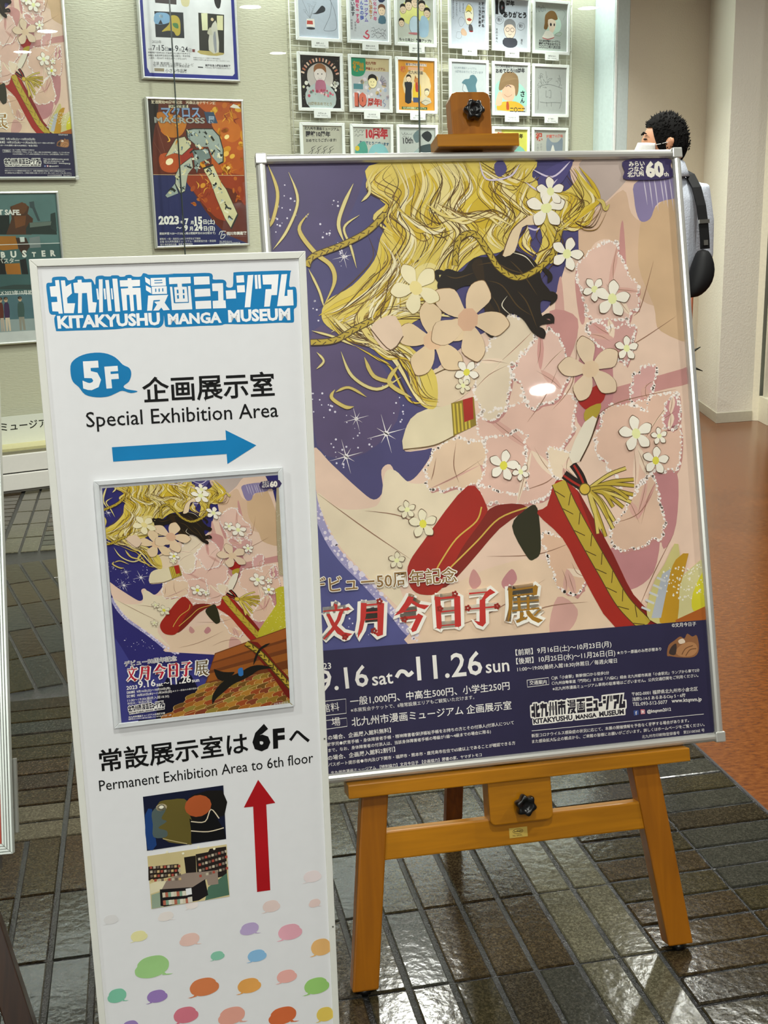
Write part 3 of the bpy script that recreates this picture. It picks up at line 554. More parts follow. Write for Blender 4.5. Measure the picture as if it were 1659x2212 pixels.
structure(prism('window_1_frame', [(P3.x+0.01, P3.y-0.07), (P3.x+0.035, P3.y-0.07), (P3.x+0.035, P3.y-0.04), (P3.x+0.01, P3.y-0.04)], 0.155, CEIL, flat('#c9c3b0', 0.35)))
structure(prism('wall_right.001', [(P3.x+0.1, 8.2), (6.4, 8.2), (6.4, 8.3), (P3.x+0.1, 8.3)], 0, CEIL, flat('#9a937f', 0.6)))

# ------------------------------------------------------------------ display case in the wall
M_CASEW = flat('#e4e2d9', 0.4, vary=0.02)
dc = thing('display_case', 'long white display case with glass front built into the back wall', 'display case', WB.copy())
dc.matrix_world = WM()
box('base_panel', -2.6, 3.66, 0.0, 0.2, 0.0, 0.012, flat('#8d8a80', 0.5), dc)
box('base_panel', -2.6, 3.66, -0.012, 0.2, 0.012, 0.093, M_CASEW, dc, 0.003)
box('shadow_gap', -2.6, 3.66, 0.004, 0.2, 0.093, 0.099, M_BLACK, dc)
box('front_board', -2.6, 3.66, -0.004, 0.03, 0.099, 0.187, M_CASEW, dc, 0.003)
box('case_floor', -2.6, 3.66, 0.032, 0.2, 0.17, 0.212, flat('#cfc493', 0.5), dc)
box('glass_channel', -2.6, 3.66, 0.012, 0.031, 0.187, 0.2, flat('#7d7a62', 0.4), dc)
for u0, u1 in ((-1.9, -0.502), (-0.498, 0.8985), (0.9015, 2.3015), (2.3045, 3.655)):
    g = box('glass_pane', u0, u1, 0.016, 0.024, 0.187, 2.745, M_GLASS, dc)
for u in (0.9, 2.303): tag(box('glass_joint', u-0.0018, u+0.0018, 0.014, 0.026, 0.187, 2.745, M_EDGE, dc), 'dark joint between two glass panes')
box('end_post', 3.66, 3.765, 0.0, 0.2, 0.0, 2.745, flat('#c9d6d6', 0.35), dc, 0.004)
box('end_post_lip', 3.655, 3.668, -0.006, 0.0, 0.187, 2.745, flat('#eef2f0', 0.3), dc)
box('top_board', -2.6, 3.765, 0.0, 0.2, 2.77, 2.798, M_CASEW, dc)
# title strip standing on the case floor
st = thing('title_strip', 'white paper strip with black museum lettering standing in the display case', 'sign', wp(0, 0.212, -0.175)); st.matrix_world = WM() @ Matrix.Translation((0, 0.175, 0.212))
box('strip_board', -0.95, 0.26, 0.0, 0.006, 0.0, 0.138, M_WHITE, st)
def wall_print(s, name, parent, y=-0.0005):
    o = s.build(name, parent); o.matrix_local = Matrix(((1, 0, 0, 0), (0, 0, -1, y), (0, 1, 0, 0), (0, 0, 0, 1))); return o
s = Sheet((-940, 0, 255, 138)); s.text('北九州市漫画ミュージアム', [(-361, 70), (212, 70)], '#15140f', 0.012); wall_print(s, 'lettering', st)

# ------------------------------------------------------------------ framed posters
def frame_bars(bm, w, h, b, d, z1):
    """four mitred bars round a sheet of w x h, metres, z towards the viewer"""
    o = [(-b, -b), (w+b, -b), (w+b, h+b), (-b, h+b)]; i = [(0, 0), (w, 0), (w, h), (0, h)]
    for k in range(4):
        j = (k+1) % 4; q = [o[k], o[j], i[j], i[k]]
        v = [bm.verts.new((x, y, z1-d)) for x, y in q]+[bm.verts.new((x, y, z1)) for x, y in q]
        bm.faces.new(v[3::-1]); bm.faces.new(v[4:])
        for a in range(4): bm.faces.new((v[a], v[(a+1) % 4], v[4+(a+1) % 4], v[4+a]))
def round_bars(bm, w, h, b, d):
    """four bars with a rounded face, as on a snap frame; rounded profile swept along each side"""
    prof = [(0.0, -d), (0.0, -0.002), (0.15, 0.0022), (0.4, 0.004), (0.65, 0.0035), (0.88, 0.001), (1.0, -0.004), (1.0, -d)]
    for k in range(4):
        L = w if k % 2 == 0 else h; M = Matrix.Translation((w/2, h/2, 0)) @ Matrix.Rotation(k*PI/2, 4, 'Z'); H = (h if k % 2 == 0 else w)/2
        A = [bm.verts.new(M @ Vector((-L/2-t*b, -H-t*b, z))) for t, z in prof]; B = [bm.verts.new(M @ Vector((L/2+t*b, -H-t*b, z))) for t, z in prof]
        n = len(prof)
        for i in range(n-1): bm.faces.new((A[i], B[i], B[i+1], A[i+1]))
        bm.faces.new(A); bm.faces.new(B[::-1]); bm.faces.new((A[0], A[-1], B[-1], B[0]))
def wall_poster(name, label, u0, u1, z0, z1, bar, mat, sheet, face='#4b4570', group=None, rnd=True, cover=False):
    """poster in a thin metal frame on the case wall; the sheet's own coordinates start at its lower left corner"""
    t = thing(name, label, 'poster', wp(u0, z0, -0.17), WH, Vector((0, 0, 1)), WN, group)
    w, h = u1-u0-2*bar, z1-z0-2*bar
    bm = bmesh.new()
    (round_bars(bm, w, h, bar, 0.02) if rnd else frame_bars(bm, w, h, bar, 0.02, 0.004))
    f = bm_obj('frame', bm, mat, t); f.location = (bar, bar, 0)
    box('backing_board', bar-0.001, bar+w+0.001, bar-0.001, bar+h+0.001, -0.018, -0.0065, ink(face), t)
    if sheet:
        p = sheet.build('printed_sheet', t, (bar, bar, -0.006))
    if cover: box('clear_cover', bar, bar+w, bar, bar+h, -0.0028, -0.0022, M_COVER, t)
    return t

# ------------------------------------------------------------------ large framed poster on the easel
EA = math.radians(10.60202014); ET = math.radians(14.86510039)
EH = Vector((math.cos(EA), math.sin(EA), 0)); AW = Vector((-math.sin(EA), math.cos(EA), 0))
EV = Vector((0, 0, 1))*math.cos(ET)+AW*math.sin(ET); EN = EH.cross(EV)
PO = Vector((-0.1508, 1.7996, 0.3503))
ART_W, ART_H, BAR = 728, 1030, 0.0157
def main_print(clip=(10, 10, 750, 1052)):
    s = Sheet(clip)
    s.rect(10, 10, 750, 1052, C_NAVY); s.lay()
    s.poly([(13,1050),(117,1053),(186,1044),(139,932),(79,881),(19,892)], '#4b4068', 4); s.poly([(75,761),(164,731),(218,625),(151,550),(70,568)], '#54466b', 4); s.poly([(57,483),(99,373),(191,258),(250,212),(50,223)], '#4f5085', 4); s.lay()
    picture(s)
    s.lay(2)
    # dark band with the particulars
    s.poly([(8, 8), (752, 8), (752, 216.5), (8, 222.5)], '#272341'); s.lay()
    wht = '#e4e0da'
    x0, x1 = [(42,321),(295,321)]
    s.halo('デビュー50周年記念', (x0, x1), '#efe6da', 1.7); s.lay(); s.text('デビュー50周年記念', (x0, x1), '#8a6a3c', 0.012); s.lay()
    title(s)
    for t, ab, b in (('2023', [(39,191),(67,191)], 0.01), ('9.16', [(44,154),(129,157)], 0.012), ('sat', [(135,156),(171,157)], 0.012), ('11.26', [(213,158),(328,158)], 0.012), ('sun', [(334,159),(376,159)], 0.012),
                     ('一般1,000円、中高生500円、小学生250円', [(95,127),(374,128)], 0.009), ('※本展覧会チケットで、6階常設展エリアもご観覧いただけます。', [(95,115),(310,117)], 0), ('北九州市漫画ミュージアム 企画展示室', [(95,92),(375,94)], 0.009),
                     ('入館料', [(31,119),(76,121)], 0), ('会　場', [(30,94),(76,96)], 0), ('【以下の場合、企画展入館料無料】', [(32,72),(161,75)], 0.012),
                     ('●未就学児●療育手帳・身体障害者手帳・精神障害者保健福祉手帳をお持ちの方とその付添人(付添人について', [(38,62),(377,67)], 0.008), ('は1名まで。なお、身体障害者の付添人は、当該身体障害者手帳の等級が1級〜4級までの場合に限る)', [(35,52),(335,56)], 0.008),
                     ('【以下の場合、企画展入館料2割引】', [(29,38),(166,42)], 0.012), ('●年間パスポート提示者●市内及び下関市・福岡市・熊本市・鹿児島市在住で65歳以上であることが確認できる方', [(31,28),(377,32)], 0.008), ('【主催】北九州市漫画ミュージアム 【特別協力】文月今日子 【企画協力】図書の家、ヤマダトモコ', [(32,14),(316,18)], 0.008),
                     ('【前期】9月16日(土)〜10月23日(月)', [(389,185),(564,185)], 0.009), ('【後期】10月25日(水)〜11月26日(日)', [(389,170),(570,169)], 0.009), ('★カラー原画のみ展示替あり', [(573,170),(656,170)], 0.01), ('11:00〜19:00(最終入館18:30)休館日／毎週火曜日', [(390,157),(572,156)], 0.006), ('©文月今日子', [(679,209),(725,208)], 0.01),
                     ('交通案内', [(410,132),(441,131)], 0.01), ('〇JR「小倉駅」新幹線口から徒歩2分', [(450,137),(556,137)], 0.008), ('〇九州自動車道「門司IC」または「八幡IC」経由 北九州都市高速「小倉駅北」ランプから車で2分', [(450,128),(725,126)], 0.008), ('※北九州市漫画ミュージアム専用の駐車場はございません。公共交通機関をご利用ください。', [(451,118),(722,117)], 0.008),
                     ('〒802-0001 福岡県北九州市小倉北区', [(595,95),(719,93)], 0.008), ('浅野2-14-5 あるあるCity 5・6階', [(595,86),(695,84)], 0.008), ('TEL:093-512-5077', [(595,77),(660,75)], 0.006), ('www.ktqmm.jp', [(668,76),(725,74)], 0.02), ('@ktqmm2012', [(621,62),(666,62)], 0.02),
                     ('新型コロナウイルス感染症の状況に応じて、本展の開催情報を予告なく変更する場合があります。', [(407,41),(698,39)], 0.008), ('また感染拡大防止の観点から、ご来館の皆様にお願いがございます。詳しくはホームページをご覧ください。', [(407,31),(727,29)], 0.008), ('北九州市印刷物登録番号　第2310036E 号', [(608,19),(726,19)], 0)):
        s.text(t, ab, wht, b)
    s.line([(177,166),(184,175),(192,174),(198,168),(206,173)], 6.5, wht, 6)
    for q in ([(13,137),(88,138),(87,114),(11,113)], [(11,104),(87,106),(87,92),(10,89)], [(406,140),(445,141),(445,129),(406,128)]):
        s.line(q+[q[0]], 1.0, wht, 0)
    s.line([(408,52),(727,50)], 0.9, wht, 0)
    # small curled tabby heap in the corner
    s.poly([(666,160),(670,177),(682,185),(693,191),(701,187),(707,195),(716,189),(725,190),(727,166),(717,153),(691,154),(672,158)], '#8a5c3a', 3); s.lay()
    s.poly([(683,165),(692,175),(708,180),(721,176),(724,164),(712,155),(691,156)], '#a8774e', 3); s.poly([(670,163),(675,174),(685,179),(682,160)], '#3a2c28', 3); s.poly([(689,184),(698,187),(702,180),(692,178)], '#d8c4ae', 3); s.lay()
    for q in ([(694,159),(702,169),(716,173)], [(701,156),(710,166),(722,167)]): s.line(q, 1.6, '#6b4428', 4)
    a, b_, c_ = [(407,97),(580,62),(585,98)]
    Lb, Lr, Tr = MARK_OUT[0], [(299.8,-82)][0], [(296.8,-22.3)][0]
    M = affine(([(20,-31.1)][0], [(25.1,-77.9)][0], [(295.5,-79.7)][0]), ([(410,94)][0], [(412,64)][0], [(578,65)][0]))
    word_mark(s, '#e6e2da', '#1f1a28', M)
    s.poly([(596,69),(605,69),(605,61),(596,60)], '#3a4f8c'); s.poly([(609,70),(617,69),(617,61),(609,61)], '#b23a52'); s.lay()
    s.text('f', [(599,61),(602,61)], wht, 0.02); q = [(610,68),(616,68),(616,62),(610,62)]; s.line(q+[q[0]], 0.9, wht, 0); x, y = [(613,65)][0]; s.disc(x, y, 2.0, wht); s.lay()
    # anniversary mark, upper right
    s.poly([(656,1043),(736,1045),(741,1032),(739,1010),(656,1008),(653,1023)], '#3a3058', 4); s.lay()
    for t, ab, b in (('みらい', [(662,1032),(692,1033)], 0.03), ('つなぐ', [(661,1022),(690,1024)], 0.03), ('北九州', [(658,1013),(689,1015)], 0.03), ('th', [(727,1013),(736,1013)], 0.02)): s.text(t, ab, '#e8e2d4', b)
    s.text('60', [(693,1013),(728,1014)], '#e8e2d4', 0.06, 1.06)
    s.lay()
    return s
def poster_frame_parts(t, sheet_obj=None, sheet=None, cover=True):
    bm = bmesh.new(); round_bars(bm, 0.7286, 1.0296, BAR, 0.019); f = bm_obj('frame', bm, M_ALU, t); f.location = (BAR, BAR, 0)
    for x, y, sx, sy in ((0, 0, 1, 1), (0.76, 0, -1, 1), (0.76, 1.061, -1, -1), (0, 1.061, 1, -1)):
        a, b = sorted((x-sx*0.0012, x+sx*0.0175)); c, d = sorted((y-sy*0.0012, y+sy*0.0175))
        tag(box('corner_cap', a, b, c, d, -0.02, 0.0055, M_ALU, t, 0.002), 'metal corner cap')
    box('backing_board', BAR-0.002, 0.76-BAR+0.002, BAR-0.002, 1.061-BAR+0.002, -0.019, -0.0085, ink(C_NAVY), t)
    p = sheet.build('printed_sheet', t, (0, 0, -0.0082)) if sheet else None
    if sheet_obj:
        p = bpy.data.objects.new('printed_sheet', sheet_obj.data); link(p, t); p.location = (0, 0, -0.0082)
    if cover: box('clear_cover', BAR, 0.76-BAR, BAR, 1.061-BAR, -0.0020, -0.0012, M_COVER, t)
    return p
poster = thing('framed_poster', 'large exhibition poster in a silver frame standing on the wooden easel', 'poster', PO, EH, EV, EN)
PRINT = poster_frame_parts(poster, None, main_print())

# ------------------------------------------------------------------ wooden easel
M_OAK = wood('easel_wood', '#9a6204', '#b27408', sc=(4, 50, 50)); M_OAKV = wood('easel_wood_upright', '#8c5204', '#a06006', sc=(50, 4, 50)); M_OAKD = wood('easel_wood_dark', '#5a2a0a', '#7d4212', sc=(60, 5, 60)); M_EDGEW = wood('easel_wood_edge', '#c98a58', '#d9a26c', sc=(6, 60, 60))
def knob(name, x, y, z, r, parent, lobes=6, dep=0.022, rot=0.3):
    bm = bmesh.new(); n = 60; rings = []
    for zz, q, w in ((0.0, 0.5, 0.0), (0.006, 0.55, 0.0), (0.007, 0.95, 1.0), (0.009, 1.0, 1.0), (dep*0.75, 1.0, 1.0), (dep*0.9, 0.93, 0.9), (dep, 0.8, 0.5), (dep-0.001, 0.42, 0.0), (dep-0.004, 0.38, 0.0), (dep-0.0035, 0.12, 0.0)):
        rings.append([bm.verts.new((math.cos(2*PI*k/n)*r*q*(1-0.12*w+0.12*w*math.cos(lobes*(2*PI*k/n+rot))), math.sin(2*PI*k/n)*r*q*(1-0.12*w+0.12*w*math.cos(lobes*(2*PI*k/n+rot))), zz)) for k in range(n)])
    for a, b in zip(rings, rings[1:]):
        for k in range(n): bm.faces.new((a[k], a[(k+1) % n], b[(k+1) % n], b[k]))
    bm.faces.new(rings[-1]); bm.faces.new(rings[0][::-1])
    o = bm_obj(name, bm, M_BLACK, parent, smooth=True); o.location = (x, y, z); return o
EB = PO+EH*0.378+EV*-0.3622
easel = thing('easel', 'light brown wooden display easel carrying the large exhibition poster', 'easel', EB, EH, EV, EN)
def ex(x): return x/1000-0.378
def ey(y): return y/1000+0.3622
def eprism(name, pts, z0, z1, mat, bevel=0.003, parent=None): return prism(name, [(ex(x), ey(y)) for x, y in pts], z0, z1, mat, parent or easel, bevel)
eprism('tray_rail', [(78, -25), (685, -25), (685, -1.6), (78, -1.6)], -0.032, 0.02, M_OAK, 0.002)
for a in ([(103, -25), (149, -25), (109, -352), (64, -352)], [(584, -25), (632, -25), (674, -349), (628, -349)]):
    lg = eprism('leg', a, -0.034, 0.0, M_OAKV); cx = sum(p[0] for p in a[2:])/2
    bm = bmesh.new(); add_tube(bm, [(ex(cx), ey(a[2][1]), -0.017), (ex(cx)+(0.001 if cx > 378 else -0.001), 0.001, -0.015)], 0.011, 12); tag(bm_obj('foot_pad', bm, M_BLACK, lg, smooth=True), 'black rubber foot')
eprism('crossbar', [(134, -91), (606, -91), (614, -140), (128, -140)], -0.031, -0.004, M_OAK)
def rounded(x0, x1, y0, y1, r, top=True):
    pts = []
    for cx, cy, a0 in ((x1-r, y1-r, 0), (x0+r, y1-r, 90), (x0+r, y0+r, 180), (x1-r, y0+r, 270)):
        sharp = (a0 in (0, 90)) if not top else False
        if sharp: pts.append((x1 if a0 == 0 else x0, y1)); continue
        for k in range(7): a = math.radians(a0+15*k); pts.append((cx+r*math.cos(a), cy+r*math.sin(a)))
    return pts
blk = eprism('clamp_block', rounded(319, 431, -99, -25, 10, False), -0.03, 0.011, M_OAK, 0.002)
knob('clamp_knob', ex(379), ey(-67), 0.011, 0.0195, blk)
pl = eprism('maker_plate', [(354.5, -127.5), (387, -127.5), (387, -110.5), (354.5, -110.5)], -0.004, -0.0034, flat('#c9ab52', 0.4), 0)
pl['label'] = 'small yellowish metal maker plate'
s = Sheet((0, 0, 33, 17)); s.disc(15.5, 10.6, 9.4, '#2a2010', 4.2, 24); s.lay(); s.disc(15.5, 10.6, 8.6, '#c9ab52', 3.5, 24); s.lay(); s.text('holbein', [(8.6, 9.2), (22.4, 9.2)], '#2a2010', 0.03); s.text('No. EASEL', [(6, 2.4), (23, 2.4)], '#3a2c14', 0)
s.build('plate_lettering', pl, (ex(354.5), ey(-127.5), -0.0033))
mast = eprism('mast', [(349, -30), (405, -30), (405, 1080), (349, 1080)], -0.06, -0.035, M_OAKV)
hd = eprism('head_block', [(341.5, 1087), (411.5, 1087), (413, 1152), (410, 1160), (402, 1163.5), (352, 1163.5), (345, 1161), (341, 1152)], -0.03, 0.004, M_OAKV, 0.0015)
eprism('head_tip', [(347, 1120), (393, 1120), (391, 1164), (384, 1172.5), (355, 1172.5), (349, 1164)], -0.055, -0.026, M_OAKV, 0.0015)
eprism('head_ledge', [(310, 1064.5), (455.5, 1064.5), (456, 1087), (310, 1086)], -0.036, 0.017, M_OAK, 0.0015)
knob('clamp_knob', ex(378.5), ey(1127), 0.004, 0.0185, hd, rot=0.1)
# back leg from the mast down to the floor behind
def elocal(p):
    d = p-EB; return Vector((d.dot(EH), d.dot(EV), d.dot(EN)))
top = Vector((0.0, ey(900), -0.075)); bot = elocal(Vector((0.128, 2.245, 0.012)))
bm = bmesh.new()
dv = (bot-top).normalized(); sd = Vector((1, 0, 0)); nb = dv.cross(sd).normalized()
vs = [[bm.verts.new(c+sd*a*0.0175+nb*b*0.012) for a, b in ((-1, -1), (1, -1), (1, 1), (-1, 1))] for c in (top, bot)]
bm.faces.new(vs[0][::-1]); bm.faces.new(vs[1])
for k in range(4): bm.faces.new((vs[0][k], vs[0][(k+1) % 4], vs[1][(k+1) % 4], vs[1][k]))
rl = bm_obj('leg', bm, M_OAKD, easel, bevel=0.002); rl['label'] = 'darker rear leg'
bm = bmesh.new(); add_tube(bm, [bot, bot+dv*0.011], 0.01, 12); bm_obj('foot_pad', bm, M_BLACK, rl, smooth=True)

# ------------------------------------------------------------------ narrow white direction sign in front
SA = math.radians(14.28577512); ST = math.radians(1.94875267)
SH = Vector((math.cos(SA), math.sin(SA), 0)); SAW = Vector((-math.sin(SA), math.cos(SA), 0)); SV = Vector((0, 0, 1))*math.cos(ST)+SAW*math.sin(ST); SN = SH.cross(SV)
SO = Vector((-0.3935, 1.3620, 1.2304)); SLEN = SO.z/SV.z
SB = SO-SV*SLEN
sign = thing('direction_sign', 'tall narrow white sign board pointing to the exhibition floors', 'sign', SB, SH, SV, SN)
sw, shh = 0.3172, SLEN-0.03
bm = bmesh.new(); frame_bars(bm, sw-0.017, shh-0.017, 0.0085, 0.016, 0.0); f = bm_obj('frame', bm, M_WHITE, sign, bevel=0.0008); f.location = (0.0085, 0.03+0.0085, 0)
box('panel', 0.006, sw-0.006, 0.036, SLEN-0.006, -0.014, -0.0024, M_SIGNW, sign)
box('base_foot', 0.02, sw-0.02, 0.002, 0.03, -0.10, 0.07, M_WHITE, sign, 0.004)
box('base_post', 0.12, 0.2, 0.02, 0.3, -0.03, -0.0145, M_WHITE, sign, 0.003)
BL_ = '#1076ae'
def bubble(s, x, y, rx, ry, col, side=1, rot=0.05):
    c, d = math.cos(rot), math.sin(rot)
    prof = [(1, 0.0), (0.93, 0.42), (0.62, 0.86), (0.1, 1.0), (-0.45, 0.9), (-0.78, 0.55), (-0.84, 0.3), (-1.0, 0.0), (-0.98, -0.45), (-0.72, -0.78), (-0.2, -0.98), (0.35, -0.92), (0.66, -0.72), (0.9, -0.45)]
    pts = [(x+side*a*rx*c-b*ry*d, y+side*a*rx*d+b*ry*c) for a, b in prof]
    s.poly(pts, col, 4)
    s.poly([(x+side*rx*0.62, y-ry*0.55), (x+side*rx*0.8, y-ry*0.84), (x+side*rx*1.2, y-ry*0.92), (x+side*rx*0.95, y-ry*0.98), (x+side*rx*0.55, y-ry*0.9)], col, 0)
s = Sheet((8.5, -1300, sw*1000-8.5, -8.5)); s.M = None
word_mark(s, BL_, '#e9e9ea')
s.poly([(34.8,-129.6),(36.6,-118.6),(45.8,-111.5),(59.1,-108.2),(74.3,-108.9),(86.5,-114.4),(94.6,-123.4),(101.8,-127.8),(103.5,-135.1),(100.2,-143.4),(93.6,-148.5),(97.3,-152.3),(109.3,-155.3),(101.4,-157.1),(91.7,-153.8),(83.7,-156.5),(74.7,-159.6),(61.5,-159.7),(49.1,-155.8),(42.9,-147),(36.5,-139.9)], BL_, 3); s.lay()
s.text('5', [(47.5,-148.6),(68.5,-148.6)], '#e9e9ea', 0.05); s.text('F', [(73.8,-148.7),(89,-148.4)], '#e9e9ea', 0.05)
BKT = '#0b0b0c'
s.text('企画展示室', [(114.5,-166.9),(271.9,-167.9)], BKT, 0.016); s.text('Special Exhibition Area', [(47.7,-194.1),(274.9,-196)], BKT, 0.004, 1.04)
s.poly([(74.6,-219.7),(209.7,-220.2),(209.7,-208.2),(246,-229.3),(209.6,-249.7),(209.4,-237.4),(74.8,-237)], BL_)
s.text('常設展示室は', [(29.1,-622.9),(214.5,-623.5)], BKT, 0.016); s.text('6', [(219.6,-622.5),(242.8,-624)], BKT, 0.05, 1.02); s.text('F', [(246.6,-623.2),(261.9,-623.6)], BKT, 0.045, 1.05); s.text('へ', [(267.7,-622.3),(294.8,-622.1)], BKT, 0.02)
s.text('Permanent Exhibition Area to 6th floor', [(26.2,-650.5),(298.1,-650.8)], BKT, 0.002, 1.2)
s.poly([(224.8,-664.4),(245.4,-699.7),(233.5,-700.1),(232.5,-822.2),(214.9,-821.8),(216.3,-700.5),(204.2,-700)], '#a8141c')
for p, rx, ry, c, sd in zip([(289.6,-812.1),(232.7,-845.6),(290.8,-851.4),(129.3,-824.2),(95.1,-835.5),(26.5,-827.4),(59.5,-857.3),(123.1,-874.1),(201.9,-873.1),(255.8,-887.6),(157.9,-904.2),(209.9,-914.1),(72.6,-904.1),(137.8,-946.3),(197.1,-956.2),(248.2,-952.3),(288.2,-974.6),(76.2,-947.7),(25.4,-936.7),(297.1,-917.9),(111.3,-982.6),(171.1,-996.2),(239.4,-1010.3),(298.2,-1020.1),(38.6,-985.9)],
        (12, 11.5, 8, 8, 10, 9, 10.5, 13, 12.5, 16, 9, 12.5, 22, 19, 15.5, 13.5, 17, 13, 12, 14, 16, 18, 19, 12, 11), (8.5, 8.6, 6, 7, 6.5, 6.5, 7.6, 9, 8.8, 11.6, 6.5, 8.8, 15.6, 13.2, 11, 9.7, 12.4, 9.2, 10, 12.6, 12, 12.8, 13, 11, 10),
        ('#dccfcf', '#ddc8c2', '#dcc4be', '#e0d6d2', '#ddd5d0', '#d6d4d4', '#e2dca4', '#e0bdb2', '#b3a0c6', '#dda3b0', '#86c0a6', '#84b2d6', '#9cc884', '#cf7a4c', '#d99c52', '#dca49c', '#92c06c', '#9478b4', '#78b89c', '#e0b070', '#cf7484', '#da9c8c', '#c8653a', '#dcc05a', '#9880b8'),
        (-1, -1, 1, -1, 1, -1, -1, 1, 1, -1, -1, -1, 1, -1, -1, -1, -1, -1, 1, -1, -1, 1, 1, -1, 1)): bubble(s, p[0], p[1], rx, ry, c, sd)
s.lay(2)
# two small photographs printed on the board
s.poly([(78.3,-665.9),(179.8,-665.3),(179,-740),(78,-740.1)], '#11162e'); s.lay()
s.poly([(79,-691.2),(88.3,-684.1),(88.1,-714.1),(90.6,-734),(78.9,-738.6)], '#1c3c74', 2); s.poly([(94.4,-680.7),(112.4,-674.9),(135.5,-682.7),(136.1,-734.8),(127.9,-738.9),(97.2,-725.3)], '#5f5426', 3); s.poly([(135.5,-682.7),(140.1,-672.7),(178,-671.9),(178.9,-706.7),(137.8,-709)], '#14110f', 2); s.lay()
s.poly([(88,-688.3),(100.3,-679.5),(105.7,-686.8),(99,-698.6),(105.5,-703.9),(94.2,-710.8),(104.6,-716.7),(103.1,-725.1),(87.5,-722.6),(87.8,-705.4)], '#4d5a58', 3); s.disc(*[(100,-683.7)][0], 7, '#a99c80', 5); s.poly([(135,-721.6),(134.1,-704.1),(141.6,-711.8),(162.6,-695.5),(177.6,-728.4),(178.4,-739.5),(133.9,-738.8)], '#0a0a0d', 0); s.disc(*[(146.1,-688.7)][0], 17, '#a8522a', 15); s.lay()
s.disc(*[(100.1,-683.3)][0], 3, '#e0dcc8', 2.2); s.line([(135.8,-708.7),(153.6,-711.5),(162.1,-695.9),(171.7,-710)], 1.4, '#d8c9ae', 4); s.line([(135,-721.6),(156.7,-726.1),(176.9,-723.9)], 1.4, '#d8c9ae', 4); s.line([(99,-726.7),(116.3,-733.8),(128.9,-738.5)], 1.2, '#b0a070', 3); s.lay()
s.poly([(77.9,-747.5),(179.1,-747.5),(178.6,-821.7),(77.7,-821.7)], '#c8b888'); s.lay()
s.poly([(78,-762.3),(116.2,-764.8),(116.1,-780.8),(89.3,-781.7),(77,-781.4)], '#241a14'); s.poly([(123.7,-756.8),(138.7,-756.7),(138.1,-782.4),(125,-783.5)], '#1c1614'); s.poly([(138.8,-755),(154.9,-754.3),(157.2,-750.3),(178.4,-750.5),(177,-791.2),(164.7,-792.5),(138.9,-784.7)], '#211a18'); s.poly([(78.1,-786.4),(89.1,-783.9),(100.9,-785.9),(92.1,-797.7),(78,-800.7)], '#d8cfae'); s.poly([(151.8,-803.6),(177.2,-787.9),(178.4,-819.4),(146.7,-821.7)], '#4a6a58'); s.poly([(79.1,-802),(92,-799.8),(91.4,-821.4),(78.5,-821.4)], '#8fa08c'); s.lay()
s.poly([(101.1,-782.7),(125.2,-779.1),(149.2,-781),(165.4,-781.5),(165.2,-801.5),(152,-801.4),(150.5,-792.3),(131.9,-800.2),(92.1,-797.7)], '#8c7c70'); s.poly([(90.2,-796.2),(131.9,-800.2),(148.5,-791.9),(151.2,-814.7),(138.7,-820.3),(94.4,-821.3),(89.6,-819.3)], '#191517'); s.lay()
for k in range(9):
    a = [(93,-798.9),(121.8,-801.1)]
    for j in range(2): x = a[0][0]+(a[1][0]-a[0][0])*k/8; y = a[0][1]+(a[1][1]-a[0][1])*k/8-6-j*11; s.rect(x, y-3.4, x+3.6, y+3.4, ('#c9c0a8', '#a8604c', '#7c9a84', '#d4cdbc')[(k+j) % 4])
    a = [(79.7,-763.7),(115,-767.5),(141.4,-762),(176,-756.7)]
    for j in range(4):
        x = a[0][0]+(a[1][0]-a[0][0])*k/8; y = a[0][1]+(a[1][1]-a[0][1])*k/8; s.rect(x, y-2-j*6, x+3.2, y+1.5-j*6, ('#a04a3c', '#b8ad98', '#6a5c50', '#c4a878')[(k+j) % 4])
        x = a[2][0]+(a[3][0]-a[2][0])*k/8; y = a[2][1]+(a[3][1]-a[2][1])*k/8; s.rect(x, y-2-j*8, x+3.2, y+1.5-j*8, ('#b8ad98', '#6a5c50', '#a04a3c', '#8a7c6c')[(k+2*j) % 4])
s.poly([(122.8,-800.8),(130.2,-800.8),(130.5,-809.9),(123.2,-810.2)], '#dcdcdc'); s.poly([(124.6,-813.3),(130.4,-813.2),(130.5,-821.1),(124.9,-821.2)], '#c8c2b4')
x0, y0 = [(132.9,-754)][0]
for k in range(4): s.disc(x0-30+k*20, y0+8-(k % 2)*5, 1.6, '#efe6c8')
s.build('panel_print', sign, (0, SLEN, -0.0023))
# screws on the right frame edge
for y in (0.62, 0.89): tag(box('screw', sw-0.0045, sw-0.0025, SLEN-y, SLEN-y+0.002, 0.0, 0.0006, M_ALUD, sign), 'tiny screw head')
# flyer in a clear hard sleeve fixed on the sign
fly = thing('flyer_sleeve', 'small exhibition flyer in a clear plastic sleeve fixed on the white sign', 'flyer', SO+SH*0.0502+SV*-0.5712-SN*0.0012, SH, SV, SN)
FW_, FH_ = 0.226, 0.3155
M_SLEEVE = glassy('sleeve_plastic', (0.99, 0.99, 0.99, 1), 0.03, 1.35, 0.5)
bm = bmesh.new(); frame_bars(bm, FW_-0.012, FH_-0.016, 0.006, 0.0022, 0.0034); f = bm_obj('sleeve_edge', bm, flat('#dcdfe1', 0.3), fly, bevel=0.0006); f.location = (0.006, 0.008, 0)
tag(f, 'pale grey plastic rim of the sleeve')
box('clear_cover', 0.004, FW_-0.004, 0.004, FH_-0.004, 0.0034, 0.0037, M_SLEEVE, fly)
OX, OY = 50.2, -571.2   # the flyer's corner on the sign, mm
fl = lambda q: (q[0]-OX, q[1]-OY)
s = Sheet((9.4, 4.6, 225, 303.6)); C = s.clip
